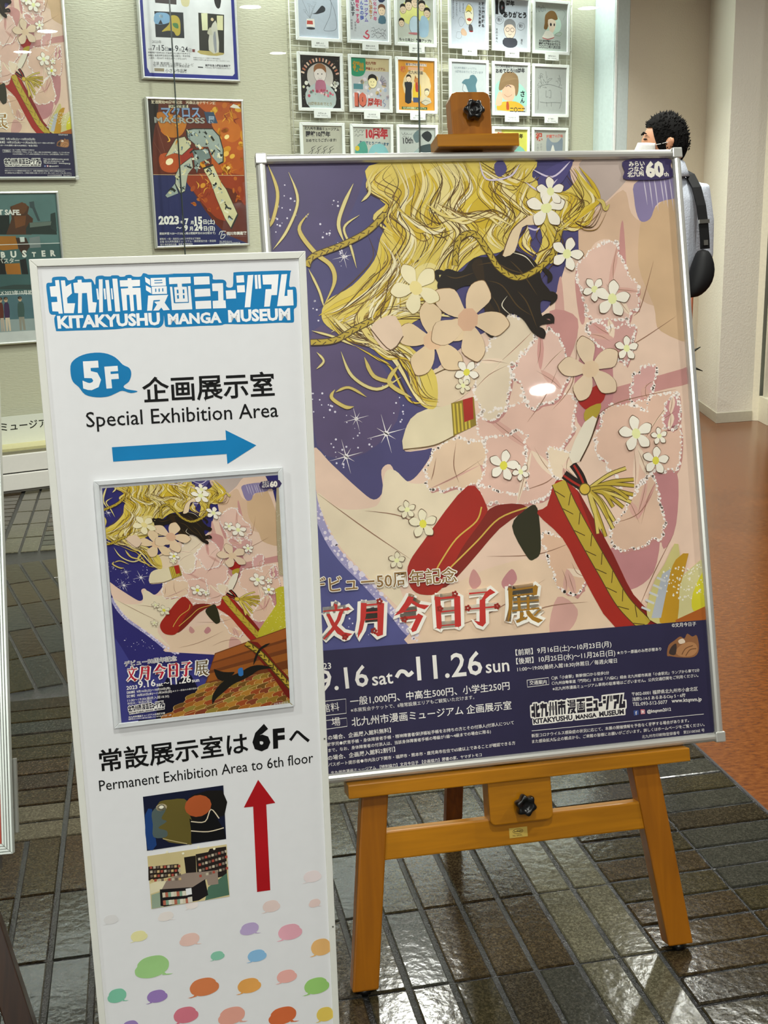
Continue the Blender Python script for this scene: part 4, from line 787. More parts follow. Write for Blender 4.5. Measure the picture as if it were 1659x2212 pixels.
s.rect(*C, '#2c2868'); s.lay(); s.poly([fl(q) for q in [(47.3,-445),(66.5,-465.6),(91.7,-502.3),(177.6,-501.2),(172.7,-581.7),(58.8,-566.5)]], '#3c3c80', 3); s.lay()
s.M = affine(([(392,515)][0], [(613,798)][0], [(242,423)][0]), [fl([(163.1,-402.8)][0]), fl([(217.4,-331.5)][0]), fl([(121,-424.3)][0])])
Sheet.DZ = 0.00001; Sheet.EPS = 0.0000012
picture(s, False); s.M = None
F = lambda q: [fl(p) for p in q]
s.lay()
s.poly(F([(259.2,-411.6),(272.2,-409.1),(277.6,-413.4),(276.1,-462.8),(234.1,-471.5),(244.3,-451.6),(260.1,-430.6)]), '#b5ab2c', 2)
s.poly(F([(267.6,-282.7),(277.3,-270.7),(274.8,-375.6),(265.7,-393.4),(264.8,-337.5)]), '#a99a7c', 2); s.lay()
R = random.Random(5); a, b = F([(241.6,-468.5),(277.6,-413.4)])
for k in range(120):
    t = R.random(); s.disc(a[0]+(b[0]-a[0])*R.random(), a[1]+(b[1]-a[1])*t, R.uniform(0.25, 0.6), '#dcd8a0', n=5)
a, b = F([(263.3,-404.4),(280.6,-276.5)])
for k in range(110): s.disc(a[0]+(b[0]-a[0])*R.random(), a[1]+(b[1]-a[1])*R.random(), R.uniform(0.2, 0.5), '#d8d2c0', n=5)
s.lay()
s.poly(F([(101.6,-562.6),(108.2,-519.5),(115.5,-516.6),(119.6,-509.5),(122.5,-519.4),(129.4,-522.1),(131.6,-516.7),(140.9,-512.1),(148.1,-511.1),(151.2,-519.1),(157.5,-533.3),(155,-544.5),(119.1,-568.8),(78.2,-567.2),(80.3,-561.7)]), '#100d22', 0); s.lay()
s.poly(F([(179.4,-486.2),(276.1,-461.8),(274.8,-567.6),(112.1,-565.9),(136.3,-553.7),(157,-540.9),(167.4,-519.1)]), '#6e3a1a', 0); s.lay()
for k, (p, c) in enumerate(zip(([(180.3,-487.2),(276.1,-462.8),(276,-476.2),(176,-497.2)], [(175.9,-499.1),(276.2,-480.1),(276.1,-489.7),(171.7,-508.2)], [(171.5,-512),(275.8,-495.5),(275.7,-505.1),(167.2,-522.9)]), ('#9c5624', '#8a4a1e', '#94541f'))): s.poly(F(p), c)
s.lay()
cc = ('#9c5c22', '#8a6a24', '#7c3a22', '#a8742c', '#6c4a1c', '#8c7a34', '#93441f')
ra, rb, rc, rd = F([(115.7,-566.4),(273.8,-568.5),(276.7,-526.6),(162.9,-533.9)])
for row in range(6, -1, -1):
    v = row/6.0
    for k in range(12):
        u = (k+0.5*(row % 2))/11.5; px = (ra[0]+(rb[0]-ra[0])*u)*(1-v)+(rd[0]+(rc[0]-rd[0])*u)*v; py = (ra[1]+(rb[1]-ra[1])*u)*(1-v)+(rd[1]+(rc[1]-rd[1])*u)*v+2
        q = [(px+7, py+8), (px+9, py+2), (px+3, py-5), (px-5, py-4), (px-8, py+1), (px-6, py+5)]
        s.poly(q, '#c9a466', 2); s.poly([(px+(x-px)*0.93+0.3, py+(y-py)*0.9+0.5) for x, y in q], cc[(k*3+row*2) % 7], 2)
s.lay()
for row in range(3): s.line(F([(119.3,-565.9),(174.4,-552.8),(230.6,-534.6),(274,-524.4)]), 0.5, '#d0b070', 4)
s.lay()
s.poly(F([(220.8,-479.5),(233.7,-478.1),(256,-510.6),(275.3,-536.2),(274.4,-555.7),(266.9,-554.8),(248.1,-521.2),(232.6,-498.1)]), C_DRED, 2); s.lay()
braid(s, F([(219.1,-477.4),(235.7,-492.7),(250.4,-511.8),(274.9,-546)]), 5)
s.lay(2)
s.line(F([(172.6,-552.5),(177,-541.5),(194.3,-526.3),(213.1,-518.9),(231.9,-511.5),(252.1,-514)]), 11, '#17150f', 5, 0.3); s.line(F([(226.6,-507.1),(235,-488.8),(249.2,-480.8)]), 3, '#17150f', 5, 0.2); s.line(F([(177.2,-506.9),(187.5,-517.7),(202.3,-513.8)]), 12, '#17150f', 4, 0.4); s.lay()
s.poly(F([(207.1,-510.5),(212.7,-509.2),(213.1,-518.9),(207.5,-519.2)]), '#2f6aa8', 2)
wht = '#e8e4de'
s.halo('デビュー50周年記念', F([(68.8,-489.8),(132,-489.8)]), wht, 0.45); s.lay(); s.text('デビュー50周年記念', F([(68.8,-489.8),(132,-489.8)]), '#3a3050', 0.0); s.lay()
title(s, '#b01f34', '#5e4a26', wht, affine(([(57,241)][0], [(363,270)][0], [(79,300)][0]), F([(70.1,-509.5),(150,-503.3),(76.7,-491.5)])))
for t, ab, b in (('2023', [(68.8,-520.7),(82,-520.6)], 0.02), ('9.16', [(83.1,-519.8),(104.3,-519.8)], 0.02), ('sat', [(105.1,-520.6),(113.1,-520.7)], 0.02), ('〜', [(114,-520.2),(121,-520.3)], 0.03), ('11.26', [(122.4,-520.5),(147.9,-520.2)], 0.02), ('sun', [(148.9,-520.7),(157.9,-520.7)], 0.02),
                 ('【前期】9月16日(土)〜10月23日(月)', [(68.9,-525.6),(121.7,-526.1)], 0.02), ('【後期】10月25日(水)〜11月26日(日)', [(68.6,-530.5),(123.5,-530.5)], 0.02), ('★カラー原画のみ展示替あり', [(124.2,-530.3),(156.3,-530)], 0), ('11:00〜19:00(最終入館18:30)', [(68.7,-536.2),(119.5,-536.5)], 0), ('休館日／毎週火曜日', [(68.4,-539.9),(97.9,-539.9)], 0),
                 ('北九州市漫画ミュージアム企画展示室', [(68.3,-557.5),(113.1,-557.6)], 0.02), ('福岡県北九州市小倉北区浅野2-14-5 あるあるCity5・6階', [(68.1,-560.1),(120.7,-560.9)], 0.01), ('©文月今日子', [(250,-563.6),(268.4,-563.6)], 0)): s.text(t, F(ab), wht, b)
s.poly(F([(248.7,-274),(271.3,-273.6),(271.6,-282.3),(248.9,-282.2)]), '#3a3058', 2); s.lay()
for t, ab, b in (('みらい', [(250.3,-275.9),(258.6,-275.8)], 0.02), ('つなぐ', [(250.2,-278.5),(258.5,-278.4)], 0.02), ('北九州', [(249.3,-281.3),(258.3,-281.1)], 0.02)): s.text(t, F(ab), '#e8e2d4', b)
s.text('60', F([(259.4,-281.3),(269,-281)]), '#e8e2d4', 0.06)
word_mark(s, wht, '#17142a', affine(([(20,-31.1)][0], [(25.1,-77.9)][0], [(295.5,-79.7)][0]), F([(69,-543.4),(70.1,-552.4),(112.4,-551)])))
s.build('printed_sheet', fly, (0, 0, 0.0013))
Sheet.DZ = 0.000015; Sheet.EPS = 0.0000025

# ------------------------------------------------------------------ posters hanging in the display case
t = thing('wall_poster', 'silver framed copy of the pink exhibition poster, highest at the left inside the case', 'poster', wp(-0.332, 1.489, -0.17), WH, Vector((0, 0, 1)), WN)
poster_frame_parts(t, PRINT, cover=False)
def wsheet(w, h, face):
    s = Sheet((0, 0, w, h)); s.rect(0, 0, w, h, face); s.lay(); return s
# poster with a robot battle: a generic burst of fire with pale shards
U0, Z0, B = 797, 1144, 13
L = lambda q: [(x-U0-B, y-Z0-B) for x, y in q]
s = wsheet(501, 718, '#5a2412')
s.poly(L([(810,1871),(866,1868),(848,1783),(820,1670),(813,1516),(808,1514)]), '#1d140e', 2); s.poly(L([(812,1510),(990,1507),(1019,1430),(1081,1332),(1137,1259),(1199,1202),(1316,1146),(811,1154)]), '#262a55'); s.lay()
R = random.Random(9)
for p, c in (([(854,1813),(944,1803),(1008,1778),(979,1710),(920,1694),(872,1723)], '#b06a1c'), ([(1073,1870),(1312,1876),(1313,1510),(1152,1507),(1133,1627),(1151,1781)], '#a8501a'), ([(856,1610),(956,1615),(985,1557),(924,1523),(859,1538)], '#a8481a'), ([(964,1611),(1033,1642),(1029,1588),(984,1538)], '#8f2c1a'),
             ([(999,1507),(1313,1506),(1314,1352),(1252,1428),(1191,1440),(1208,1361),(1248,1281),(1160,1283),(1098,1335),(1035,1414)], '#8c3516'), ([(1151,1777),(1272,1779),(1307,1714),(1248,1674),(1165,1727)], '#b8641e')): s.poly(L(p), c, 4)
s.lay()
for k in range(46):
    a, b = L([(1050,1519),(1329,1869)]); x = a[0]+(b[0]-a[0])*R.random(); y = a[1]+(b[1]-a[1])*R.random(); s.disc(x, y, R.uniform(8, 30), R.choice(('#c4841e', '#b8651c', '#d09a30', '#a2481a')), R.uniform(6, 20), 9, R.random()*3)
for k in range(24):
    a, b = L([(1013,1340),(1282,1499)]); x = a[0]+(b[0]-a[0])*R.random(); y = a[1]+(b[1]-a[1])*R.random()-R.random()*20; s.disc(x, y, R.uniform(6, 18), R.choice(('#b0601c', '#7c2c14', '#a04a18')), R.uniform(4, 12), 9, R.random()*3)
s.lay()
for q, r, c in zip(L([(1224,1701),(1223,1546),(1215,1616),(1249,1604),(1076,1457),(903,1576)]), (15, 13, 18, 16, 16, 22), ('#f0d48c', '#e6c878', '#e0ae48', '#d8a63c', '#c88a2a', '#ecdcb0')): s.disc(q[0], q[1], r, c, r*0.7, 12, 0.5)
s.line(L([(843,1768),(882,1622)]), 3, '#d8a080', 0, 0.3); s.line(L([(828,1670),(879,1584)]), 3, '#d8a080', 0, 0.3); s.line(L([(874,1576),(848,1553)]), 3, '#d8a080', 0, 0.3)
s.lay()
sh = ('#8f9a92', '#b6b290', '#6c7a76', '#a8ab98', '#c4bd92')
for k, p in enumerate(([(1001,1733),(1039,1741),(1149,1742),(1185,1705),(1203,1635),(1199,1573),(1172,1561),(1140,1596),(1118,1650),(1058,1650),(1003,1695)], [(880,1599),(944,1690),(995,1702),(1025,1649),(972,1607),(931,1618)], [(1032,1634),(1117,1642),(1132,1596),(1070,1573),(1046,1515),(1036,1557)], [(956,1557),(1026,1603),(1031,1550),(999,1515),(976,1426),(950,1415),(925,1465),(932,1515)], [(1081,1546),(1138,1565),(1176,1480),(1208,1436),(1267,1305),(1223,1230),(1191,1282),(1145,1394),(1120,1472)], [(867,1408),(925,1469),(942,1419),(878,1397)])):
    s.poly(L(p), '#22261f', 0); s.lay(); c_ = [sum(v)/len(p) for v in zip(*p)]; s.poly(L([(c_[0]+(x-c_[0])*0.93, c_[1]+(y-c_[1])*0.94) for x, y in p]), sh[k % 5], 0); s.lay(-1)
s.lay(2)
anc = L([(1020,1710),(1062,1711),(1105,1711),(1146,1696),(1169,1650),(1184,1604),(1142,1619),(1099,1627),(1059,1657),(1014,1672),(974,1649),(940,1626),(1002,1557),(975,1527),(947,1488),(961,1446),(1047,1596),(1052,1550),(1104,1573),(1111,1534),(1134,1499),(1149,1460),(1169,1429),(1183,1381),(1203,1337),(1222,1289),(906,1435),(1111,1673),(1032,1626)])
for k in range(150):
    a = anc[k % len(anc)]; x, y = a[0]+R.gauss(0, 6), a[1]+R.gauss(0, 6); an = R.choice((0.5, 1.1, 2.2, 2.6, -0.9))+R.uniform(-0.3, 0.3); w_, h_ = R.uniform(5, 17), R.uniform(3, 8)
    q = [(x+math.cos(an)*i*w_-math.sin(an)*j*h_*R.uniform(0.5, 1), y+math.sin(an)*i*w_+math.cos(an)*j*h_*R.uniform(0.5, 1)) for i, j in ((-1, -1), (1, -1), (1, 1), (-1, 1))]
    s.poly(q, R.choice(('#22261f', '#22261f', '#c4bd92', '#d4d0b4', '#8f9a92', '#5f6e70', '#b9b58c', '#aab4b2')))
for k in range(40):
    a = L([(1217,1518),(1236,1828),(923,1747),(1082,1422)])[k % 4]; x, y = a[0]+R.gauss(0, 26), a[1]+R.gauss(0, 40); s.line([(x, y), (x+R.uniform(-22, 22), y+R.uniform(5, 25)), (x+R.uniform(-30, 30), y+R.uniform(20, 45))], R.uniform(3, 8), R.choice(('#c98a24', '#8c3a14', '#d8a23a', '#b86418', '#7a2c12')), 5, 0.4)
s.lay()
for p, c in (([(1076,1519),(1099,1550)], 0),): pass
s.line(L([(812,1512),(1313,1507)]), 1.6, '#d9c9a0', 0)
s.lay()
ti = L([(867,1850),(1093,1855)]); bl = L([(873,1791),(1097,1796)])
for t_, ab, c in (('マクロス', L([(877,1795),(1085,1798)]), '#7d95b8'), ('MACROSS', L([(837,1765),(1108,1767)]), '#9a9a90')): s.text(t_, ab, '#1c2234', 0.06, 1.1 if c[1] == '7' else 0.62); s.lay(); s.text(t_, ab, c, 0.03, 1.1 if c[1] == '7' else 0.62)
s.poly(L([(1105,1823),(1158,1822),(1178,1768),(1121,1767)]), '#33465c'); s.poly(L([(918,1852),(1021,1854),(1021,1840),(917,1838)]), '#d0c8a8'); s.lay(); s.text('超時空要塞', L([(921,1840),(1017,1842)]), '#1c1a18', 0.02)
s.text('展', L([(1125,1773),(1162,1772)]), '#8fa0b0', 0.03)
s.text('放送開始40周年記念　河森正治デザイン展', L([(827,1858),(1173,1862)]), '#d8ccb0', 0.02); s.poly(L([(1250,1849),(1270,1865),(1293,1858),(1310,1843),(1275,1844)]), '#d8d4c4'); s.lay()
wht = '#dcdad2'
for t_, ab, b in (('2023', L([(824,1267),(934,1266)]), 0.05), ('年', L([(941,1268),(957,1268)]), 0.03), ('7', L([(965,1264),(987,1265)]), 0.05), ('月', L([(996,1264),(1013,1264)]), 0.03), ('15', L([(1020,1264),(1062,1264)]), 0.05), ('日(土)', L([(1067,1264),(1131,1264)]), 0.03),
                  ('〜', L([(916,1235),(946,1235)]), 0.03), ('9', L([(960,1232),(980,1232)]), 0.05), ('月', L([(988,1231),(1008,1232)]), 0.03), ('24', L([(1015,1231),(1061,1231)]), 0.05), ('日(日)', L([(1067,1230),(1130,1230)]), 0.03),
                  ('開館時間 9:30〜17:30(入場は閉館時刻の30分前まで)', L([(825,1214),(1130,1210)]), 0.01), ('観覧料 一般・高校生1,000円 中学生以下無料', L([(824,1188),(1046,1185)]), 0), ('主催 北九州市漫画ミュージアム・美術館協力会・放送局', L([(823,1174),(1131,1170)]), 0), ('協力 株式会社企画　後援 教育委員会', L([(824,1160),(1001,1158)]), 0), ('田川市美術館', L([(1195,1203),(1308,1203)]), 0.03), ('TEL 0947-42-6161', L([(1151,1167),(1221,1166)]), 0), ('www.tagawa-museum.jp', L([(1150,1159),(1268,1158)]), 0)): s.text(t_, ab, wht, b)
s.line(L([(1151,1205),(1161,1222),(1191,1222)]), 3, wht, 4); s.line(L([(1170,1221),(1159,1187),(1176,1189),(1186,1206),(1168,1203)]), 3, wht, 4)
s.line(L([(1196,1194),(1307,1193)]), 0.8, '#8c8c90', 0)
wall_poster('wall_poster', 'framed poster of orange fire and pale metal shards with dates in July', 'W', 0, 0, 0, 0, None, None) if False else None
wall_poster('wall_poster', 'framed poster of orange fire over dark blue with pale metal shards', 0.797, 1.324, 1.144, 1.888, 0.013, M_ALU, s, '#2a1a18')
# white poster with a blue border and two small paintings
U0, Z0 = 789, 1972
s = wsheet(500, 718, '#23297c')
f_ = L([(804,2007),(819,1991),(1274,1989),(1289,1998),(1293,2390),(813,2359)]); s.poly([(16, 42), (28, 18), (472, 18), (484, 30), (484, 702), (16, 702)], '#cfcfd0'); s.lay()
q = [(874,2293),(1025,2295),(1023,2174),(873,2172)]; s.poly(L(q), '#12141c'); s.poly(L([(1105,2299),(1244,2297),(1233,2111),(1100,2117)]), '#1f1d16'); s.poly(L([(1096,2120),(1235,2112),(1192,2097),(1106,2102)]), '#a8985a', 2); s.lay()
s.poly(L([(876,2280),(916,2289),(949,2280),(947,2243),(875,2234)]), '#6f95b4', 3); s.disc(*L([(907,2271)])[0], 10, '#c8dce6', 9); s.poly(L([(890,2233),(904,2256),(914,2235)]), '#12141c'); s.poly(L([(906,2200),(946,2236),(956,2274),(987,2278),(1005,2256),(1002,2195),(981,2184),(967,2203),(936,2205)]), '#a89432', 3); s.poly(L([(965,2241),(992,2242),(994,2218),(972,2224)]), '#3c6c3a', 2)
s.poly(L([(1120,2297),(1154,2300),(1151,2218),(1121,2216)]), '#c9c9a4'); s.poly(L([(1204,2291),(1238,2292),(1234,2222),(1202,2222)]), '#c4c096'); s.poly(L([(1162,2217),(1195,2267),(1204,2219),(1205,2115),(1151,2123)]), '#b9b6a8', 2); s.poly(L([(1148,2209),(1165,2234),(1175,2197),(1152,2199)]), '#b0ac98', 2); s.lay()
s.poly(L([(1178,2190),(1192,2215),(1194,2125),(1182,2117)]), '#84868c', 2); s.disc(*L([(1178,2271)])[0], 8, '#c8b490'); s.lay()
blk_ = '#26262c'
s.poly(L([(879,2370),(994,2378),(992,2330),(882,2332)]), '#33282a'); s.poly(L([(1196,2384),(1232,2386),(1224,2331),(1208,2326),(1196,2349)]), '#1a1719', 2); s.poly(L([(1020,2372),(1062,2375),(1055,2327),(1021,2329)]), '#c4ba90', 3); s.lay()
for t_, ab, b in (('2023年', L([(853,2144),(901,2144)]), 0.0), ('会期', L([(830,2110),(848,2111)]), 0), ('7', L([(852,2110),(868,2110)]), 0.01), ('月', L([(869,2110),(883,2111)]), 0), ('15', L([(886,2109),(915,2110)]), 0.01), ('日', L([(919,2110),(934,2110)]), 0), ('〜', L([(952,2111),(969,2111)]), 0), ('9', L([(970,2110),(988,2110)]), 0.01), ('月', L([(989,2110),(1003,2110)]), 0), ('24', L([(1005,2109),(1039,2110)]), 0.01), ('日', L([(1042,2110),(1056,2110)]), 0),
                  ('開館時間 午前9時30分〜午後5時30分(入館は午後5時まで)', L([(828,2095),(1049,2098)]), 0.01), ('休館日 毎週月曜日(祝日の場合は翌日)・年末年始', L([(828,2081),(1048,2086)]), 0.01), ('入館料 一般500円 中高生300円 小学生200円', L([(829,2069),(1027,2072)]), 0), ('神戸市立小磯記念美術館', L([(1126,2044),(1264,2046)]), 0.03), ('〒658-0032 神戸市東灘区向洋町中5-7', L([(1124,2035),(1264,2035)]), 0), ('主催 美術館・新聞社・テレビ', L([(851,2044),(1064,2043)]), 0), ('協力 出版社 企画協力 美術協会', L([(851,2034),(1040,2035)]), 0), ('会場内の作品はすべて原画です 無断転載禁止', L([(1064,2081),(1211,2081)]), 0), ('本展覧会は会期中に展示替えを行います 詳しくは公式サイトまで', L([(1064,2072),(1261,2071)]), 0), ('小さな作品展', L([(912,2009),(1026,2011)]), 0.01)): s.text(t_, ab, blk_, b)
s.poly(L([(936,2124),(951,2124),(951,2111),(936,2111)]), '#1c2438'); s.poly(L([(1061,2124),(1076,2124),(1075,2110),(1061,2110)]), '#6c3030'); s.poly(L([(855,2026),(906,2026),(905,2011),(855,2011)]), '#8c8068'); s.poly(L([(1086,2042),(1114,2041),(1115,2036),(1087,2036)]), blk_)
wall_poster('wall_poster', 'white framed poster with a dark blue border and two small paintings', 0.789, 1.315, 1.972, 2.716, 0.013, M_ALU, s, '#23297c')
# teal poster with brown machines, simplified to blocks
U0, Z0 = -206, 706
s = wsheet(501, 705, '#46625f')
s.poly([(0, 470), (501, 470), (501, 705), (0, 705)], '#557370'); s.poly([(0, 232), (501, 232), (501, 466), (0, 466)], '#3d5a58'); s.poly([(0, 0), (501, 0), (501, 228), (0, 228)], '#4d6a70'); s.lay()
for p, c in (([(31,1325),(76,1327),(71,1234),(22,1235)], '#1c241f'), ([(84,1365),(143,1386),(175,1363),(164,1330),(188,1307),(174,1231),(52,1234),(86,1309)], '#4a2f1c'), ([(177,1386),(200,1389),(201,1363),(222,1295),(210,1295),(189,1355),(178,1359)], '#3b4a4a'), ([(150,1262),(168,1288),(272,1293),(273,1263),(294,1274),(298,1228),(147,1234)], '#26312c'), ([(275,1328),(299,1335),(299,1243),(269,1259)], '#2c3a36'),
             ([(22,1228),(97,1226),(104,1165),(30,1160),(15,1164)], '#9a6420'), ([(96,1218),(146,1217),(161,1175),(126,1130),(106,1165)], '#3a281c'), ([(27,1096),(104,1097),(106,1043),(38,1046)], '#9c6424'), ([(161,1216),(212,1223),(214,1169),(160,1167)], '#6f7a78'), ([(12,1130),(33,1114),(34,1046),(4,1047)], '#1c1c1a'), ([(105,1112),(136,1118),(141,1042),(110,1043)], '#1e211f')): s.poly(L(p), c)
s.lay()
s.poly(L([(91,1364),(142,1384),(167,1367),(145,1330),(100,1338)]), '#5f3c20', 2); s.poly(L([(98,1320),(156,1322),(147,1277),(100,1263)]), '#6c4222'); s.poly(L([(170,1288),(276,1292),(271,1274),(169,1265)]), '#5f6c62'); s.poly(L([(115,1221),(138,1221),(138,1198),(117,1197)]), '#c4ccc4'); s.poly(L([(-2,987),(67,995),(151,991),(177,978),(176,967),(-3,975)]), '#33433f', 0); s.lay()
s.poly([(0, 0), (501, 0), (501, 105), (0, 112)], '#8d9a98'); s.poly([(0, 0), (501, 0), (501, 48), (0, 50)], '#c3c6c2'); s.lay()
for x, w_, c, c2_ in ((0, 20, '#5a2c20', '#b0a090'), (25, 26, '#3c2844', '#c9b8a0'), (95, 32, '#3e544e', '#8a8678'), (190, 38, '#2e2450', '#2e2450'), (300, 34, '#46605c', '#85826f'), (395, 34, '#4e3424', '#2a1f18')):
    q = L([[(-16,842)][0], [(164,831)][0]]); px = q[0][0]+x*0.93; py = q[0][1]
    s.poly([(px, py-8), (px+w_*0.9, py-8), (px+w_, py+58), (px+w_*0.6, py+70), (px+w_*0.1, py+60)], c, 2); s.poly([(px+2, py-70), (px+w_*0.35, py-70), (px+w_*0.5, py-10), (px+w_*0.6, py-70), (px+w_*0.95, py-70), (px+w_*0.9, py-5), (px+2, py-5)], c2_, 0); s.disc(px+w_*0.5, py+82, 9, '#b89a7c', 12); s.disc(px+w_*0.5, py+88, 10, '#2a2220', 8)
s.lay()
s.text('KEEP IT SAFE.', L([(-61,1331),(132,1326)]), '#dcdcd4', 0.04); [s.text(ch, L([a_, b_]), '#d6d6cc', 0.05) for ch, a_, b_ in zip('BUSTER', [(18,1127),(64,1126),(119,1126),(166,1126),(214,1126),(257,1126)], [(39,1127),(92,1126),(141,1125),(186,1125),(233,1126),(283,1126)])]; [s.text(ch, L([a_, b_]), '#d6d6cc', 0.05) for ch, a_, b_ in zip('LLUB', [(-28,1128),(-72,1128),(-117,1128),(-162,1129)], [(-11,1128),(-56,1128),(-95,1128),(-141,1129)])]; s.text('ブルバスター', L([(-51,1101),(104,1100)]), '#c8c8bc', 0.02); s.text('TVアニメ2023年10月放送', L([(-77,952),(174,945)]), '#d8d8d0', 0.02)
s.line([(0, 468), (501, 468)], 3, '#d0d4ce', 0); s.line([(0, 230), (501, 230)], 3, '#d0d4ce', 0)
wall_poster('wall_poster', 'framed teal poster with brown blocks and white lettering, lowest at the left inside the case', -0.206, 0.321, 0.706, 1.437, 0.013, M_ALU, s, '#46625f')

# ------------------------------------------------------------------ wire panels with the small framed drawings
M_WIRE = flat('#dcdccf', 0.4)
def wire_panel(label, u0, u1, z0, z1):
    t = thing('wire_panel', label, 'wire panel', wp(u0, z0, -0.155), WH, Vector((0, 0, 1)), WN, 'white wire mesh panels in the display case')
    w, h = u1-u0, z1-z0
    bm = bmesh.new()
    for x in (0, w): add_tube(bm, [(x, 0, 0), (x, h, 0)], 0.003, 6)
    for y in (0, h): add_tube(bm, [(0, y, 0), (w, y, 0)], 0.003, 6)
    bm_obj('outer_rods', bm, M_WIRE, t, smooth=True)
    bm = bmesh.new(); k = 1
    while k*0.042 < h:
        y = k*0.042
        if k % 6 == 0: add_tube(bm, [(0, y+0.012, 0.002), (w, y+0.012, 0.002)], 0.0022, 6)
        add_tube(bm, [(0, y, 0), (w, y, 0)], 0.0021, 6); k += 1
    k = 1
    while k*0.052 < w: add_tube(bm, [(k*0.052, 0, -0.003), (k*0.052, h, -0.003)], 0.0017, 5); k += 1
    bm_obj('wire_mesh', bm, M_WIRE, t, smooth=True)
    return t
wire_panel('white wire mesh panel behind the three left columns of drawings', 1.600, 2.515, 1.45, 2.66)
wire_panel('white wire mesh panel behind the three right columns of drawings', 2.535, 3.447, 1.45, 2.66)
M_SHF = flat('#e9ebe8', 0.35, vary=0.02)
K = '#2b2a2e'
def drawing(label, u, ztop, art, paper='#c9cdd4', skip=False):
    w, h = 0.2715, 0.2975
    t = thing('framed_drawing', label, 'framed drawing', wp(u, ztop-h, -0.151), WH, Vector((0, 0, 1)), WN, 'small white framed drawings in the display case')
    bm = bmesh.new(); frame_bars(bm, w-0.036, h-0.034, 0.017, 0.012, 0.018); f = bm_obj('frame', bm, M_SHF, t, bevel=0.002); f.location = (0.018, 0.017, 0)
    box('backing_board', 0.016, w-0.016, 0.015, h-0.015, 0.004, 0.009, flat('#bdbdb8', 0.6), t)
    s = Sheet((18, 17, 253.5, 280.5)); s.rect(18, 17, 253.5, 280.5, flat(paper, 0.5, 0.3, vary=0.04, gain=0.88)); s.lay(); art(s); s.build('drawing_sheet', t, (0, 0, 0.0095))
    return t
def scrib(s, x0, y0, x1, y1, n, col=K, w=2.0, seed=1):
    R = random.Random(seed)
    s.line([(x0+(x1-x0)*k/n+R.uniform(-3, 3), y0+(y1-y0)*k/n+R.choice((-1, 1))*R.uniform(2, 7)) for k in range(n+1)], w, col, 4)
def head(s, x, y, r, hair='#3a2c22', skin='#d8c0a4', w=1.6):
    s.disc(x, y, r+w, K, r*1.2+w, 18); s.lay(); s.disc(x, y, r, skin, r*1.2, 18); s.lay(); s.poly([(x-r, y+r*0.2), (x-r*0.9, y+r*1.1), (x, y+r*1.5), (x+r*0.9, y+r*1.1), (x+r, y+r*0.2), (x+r*0.4, y+r*0.7), (x-r*0.5, y+r*0.65)], hair, 3); s.lay()
    s.disc(x-r*0.35, y, r*0.09, K); s.disc(x+r*0.3, y, r*0.09, K); s.line([(x-r*0.3, y-r*0.55), (x, y-r*0.68), (x+r*0.3, y-r*0.55)], w*0.8, K, 3); s.lay(-2)
def vcol(s, t, x, y, size, col=K, b=0.0):
    for i, ch in enumerate(t): s.text(ch, [(x, y-i*size*1.15), (x+size, y-i*size*1.15)], col, b)
def a11(s):
    s.line([(190, 280), (205, 220), (232, 160), (245, 90), (230, 60), (170, 55), (178, 80), (205, 130), (215, 190), (200, 230), (160, 262), (140, 250)], 1.6, K); s.poly([(150, 140), (175, 150), (178, 168), (160, 178), (140, 160), (120, 140), (100, 136), (125, 134)], '#2a2d33', 3)
    s.poly([(65, 70), (115, 70), (112, 110), (68, 108)], '#d8d4cc', 0); s.disc(90, 62, 26, K, 6); s.poly([(68, 82), (104, 82), (102, 100), (70, 100)], '#b0453c', 0)
    for a in ((60, 140), (85, 170), (105, 160), (45, 200), (120, 180)): s.line([(88, 112), a, (a[0]-12, a[1]+14), (a[0]+8, a[1]+10), a], 1.2, '#5b5d60', 0)
    vcol(s, 'おめでとう', 150, 270, 7); vcol(s, '十周年', 85, 275, 7)
def a12(s):
    R = random.Random(2)
    for i, (c, t) in enumerate((('#3a3a40', 'ございます'), ('#b03a60', '漫画を愛する'), ('#3a4a9a', 'みんなの夢'), ('#5c4a9a', 'ミュージアム'), ('#a06a1c', '北九州市発'), ('#a8486c', '文化十周年'))): vcol(s, t, 30+i*27, 240-(i % 3)*8, 22, c, 0.04)
    s.poly([(185, 255), (235, 262), (238, 225), (205, 215)], '#27324e', 2); head(s, 218, 175, 22, '#6a4430'); s.poly([(195, 110), (240, 110), (238, 145), (205, 148)], '#4a6878', 2)
    vcol(s, '拝啓皆様', 25, 110, 12); vcol(s, '祝賀会に', 48, 100, 11)
    for k in range(4): scrib(s, 150, 80-k*13, 240, 78-k*13, 12, K, 1.6, k)
    s.line([(100, 40), (125, 28), (135, 45), (115, 55), (130, 70)], 8, '#b04050', 4)
def a13(s):
    s.disc(136, 175, 100, '#d8d684', 70); s.lay()
    for x, y, r in ((60, 190, 19), (95, 212, 22), (137, 230, 24), (180, 212, 21), (212, 178, 20), (48, 120, 17), (203, 108, 17)): head(s, x, y, r, '#26221e'); s.lay(0)
    s.lay(3); s.disc(133, 110, 37, '#5a6a74', 50); s.lay(); s.disc(133, 110, 35, '#b8cbd8', 48); s.lay(); s.disc(133, 68, 44, '#b06c70', 6); s.poly([(160, 60), (215, 60), (220, 140), (175, 160)], '#9cb8cc', 3)
    s.text('もっと向上！熱量アップ!?', [(32, 28), (238, 26)], K, 0.03); s.text('これからもよろしく夢見に行こう', [(25, 262), (240, 256)], K, 0.02)
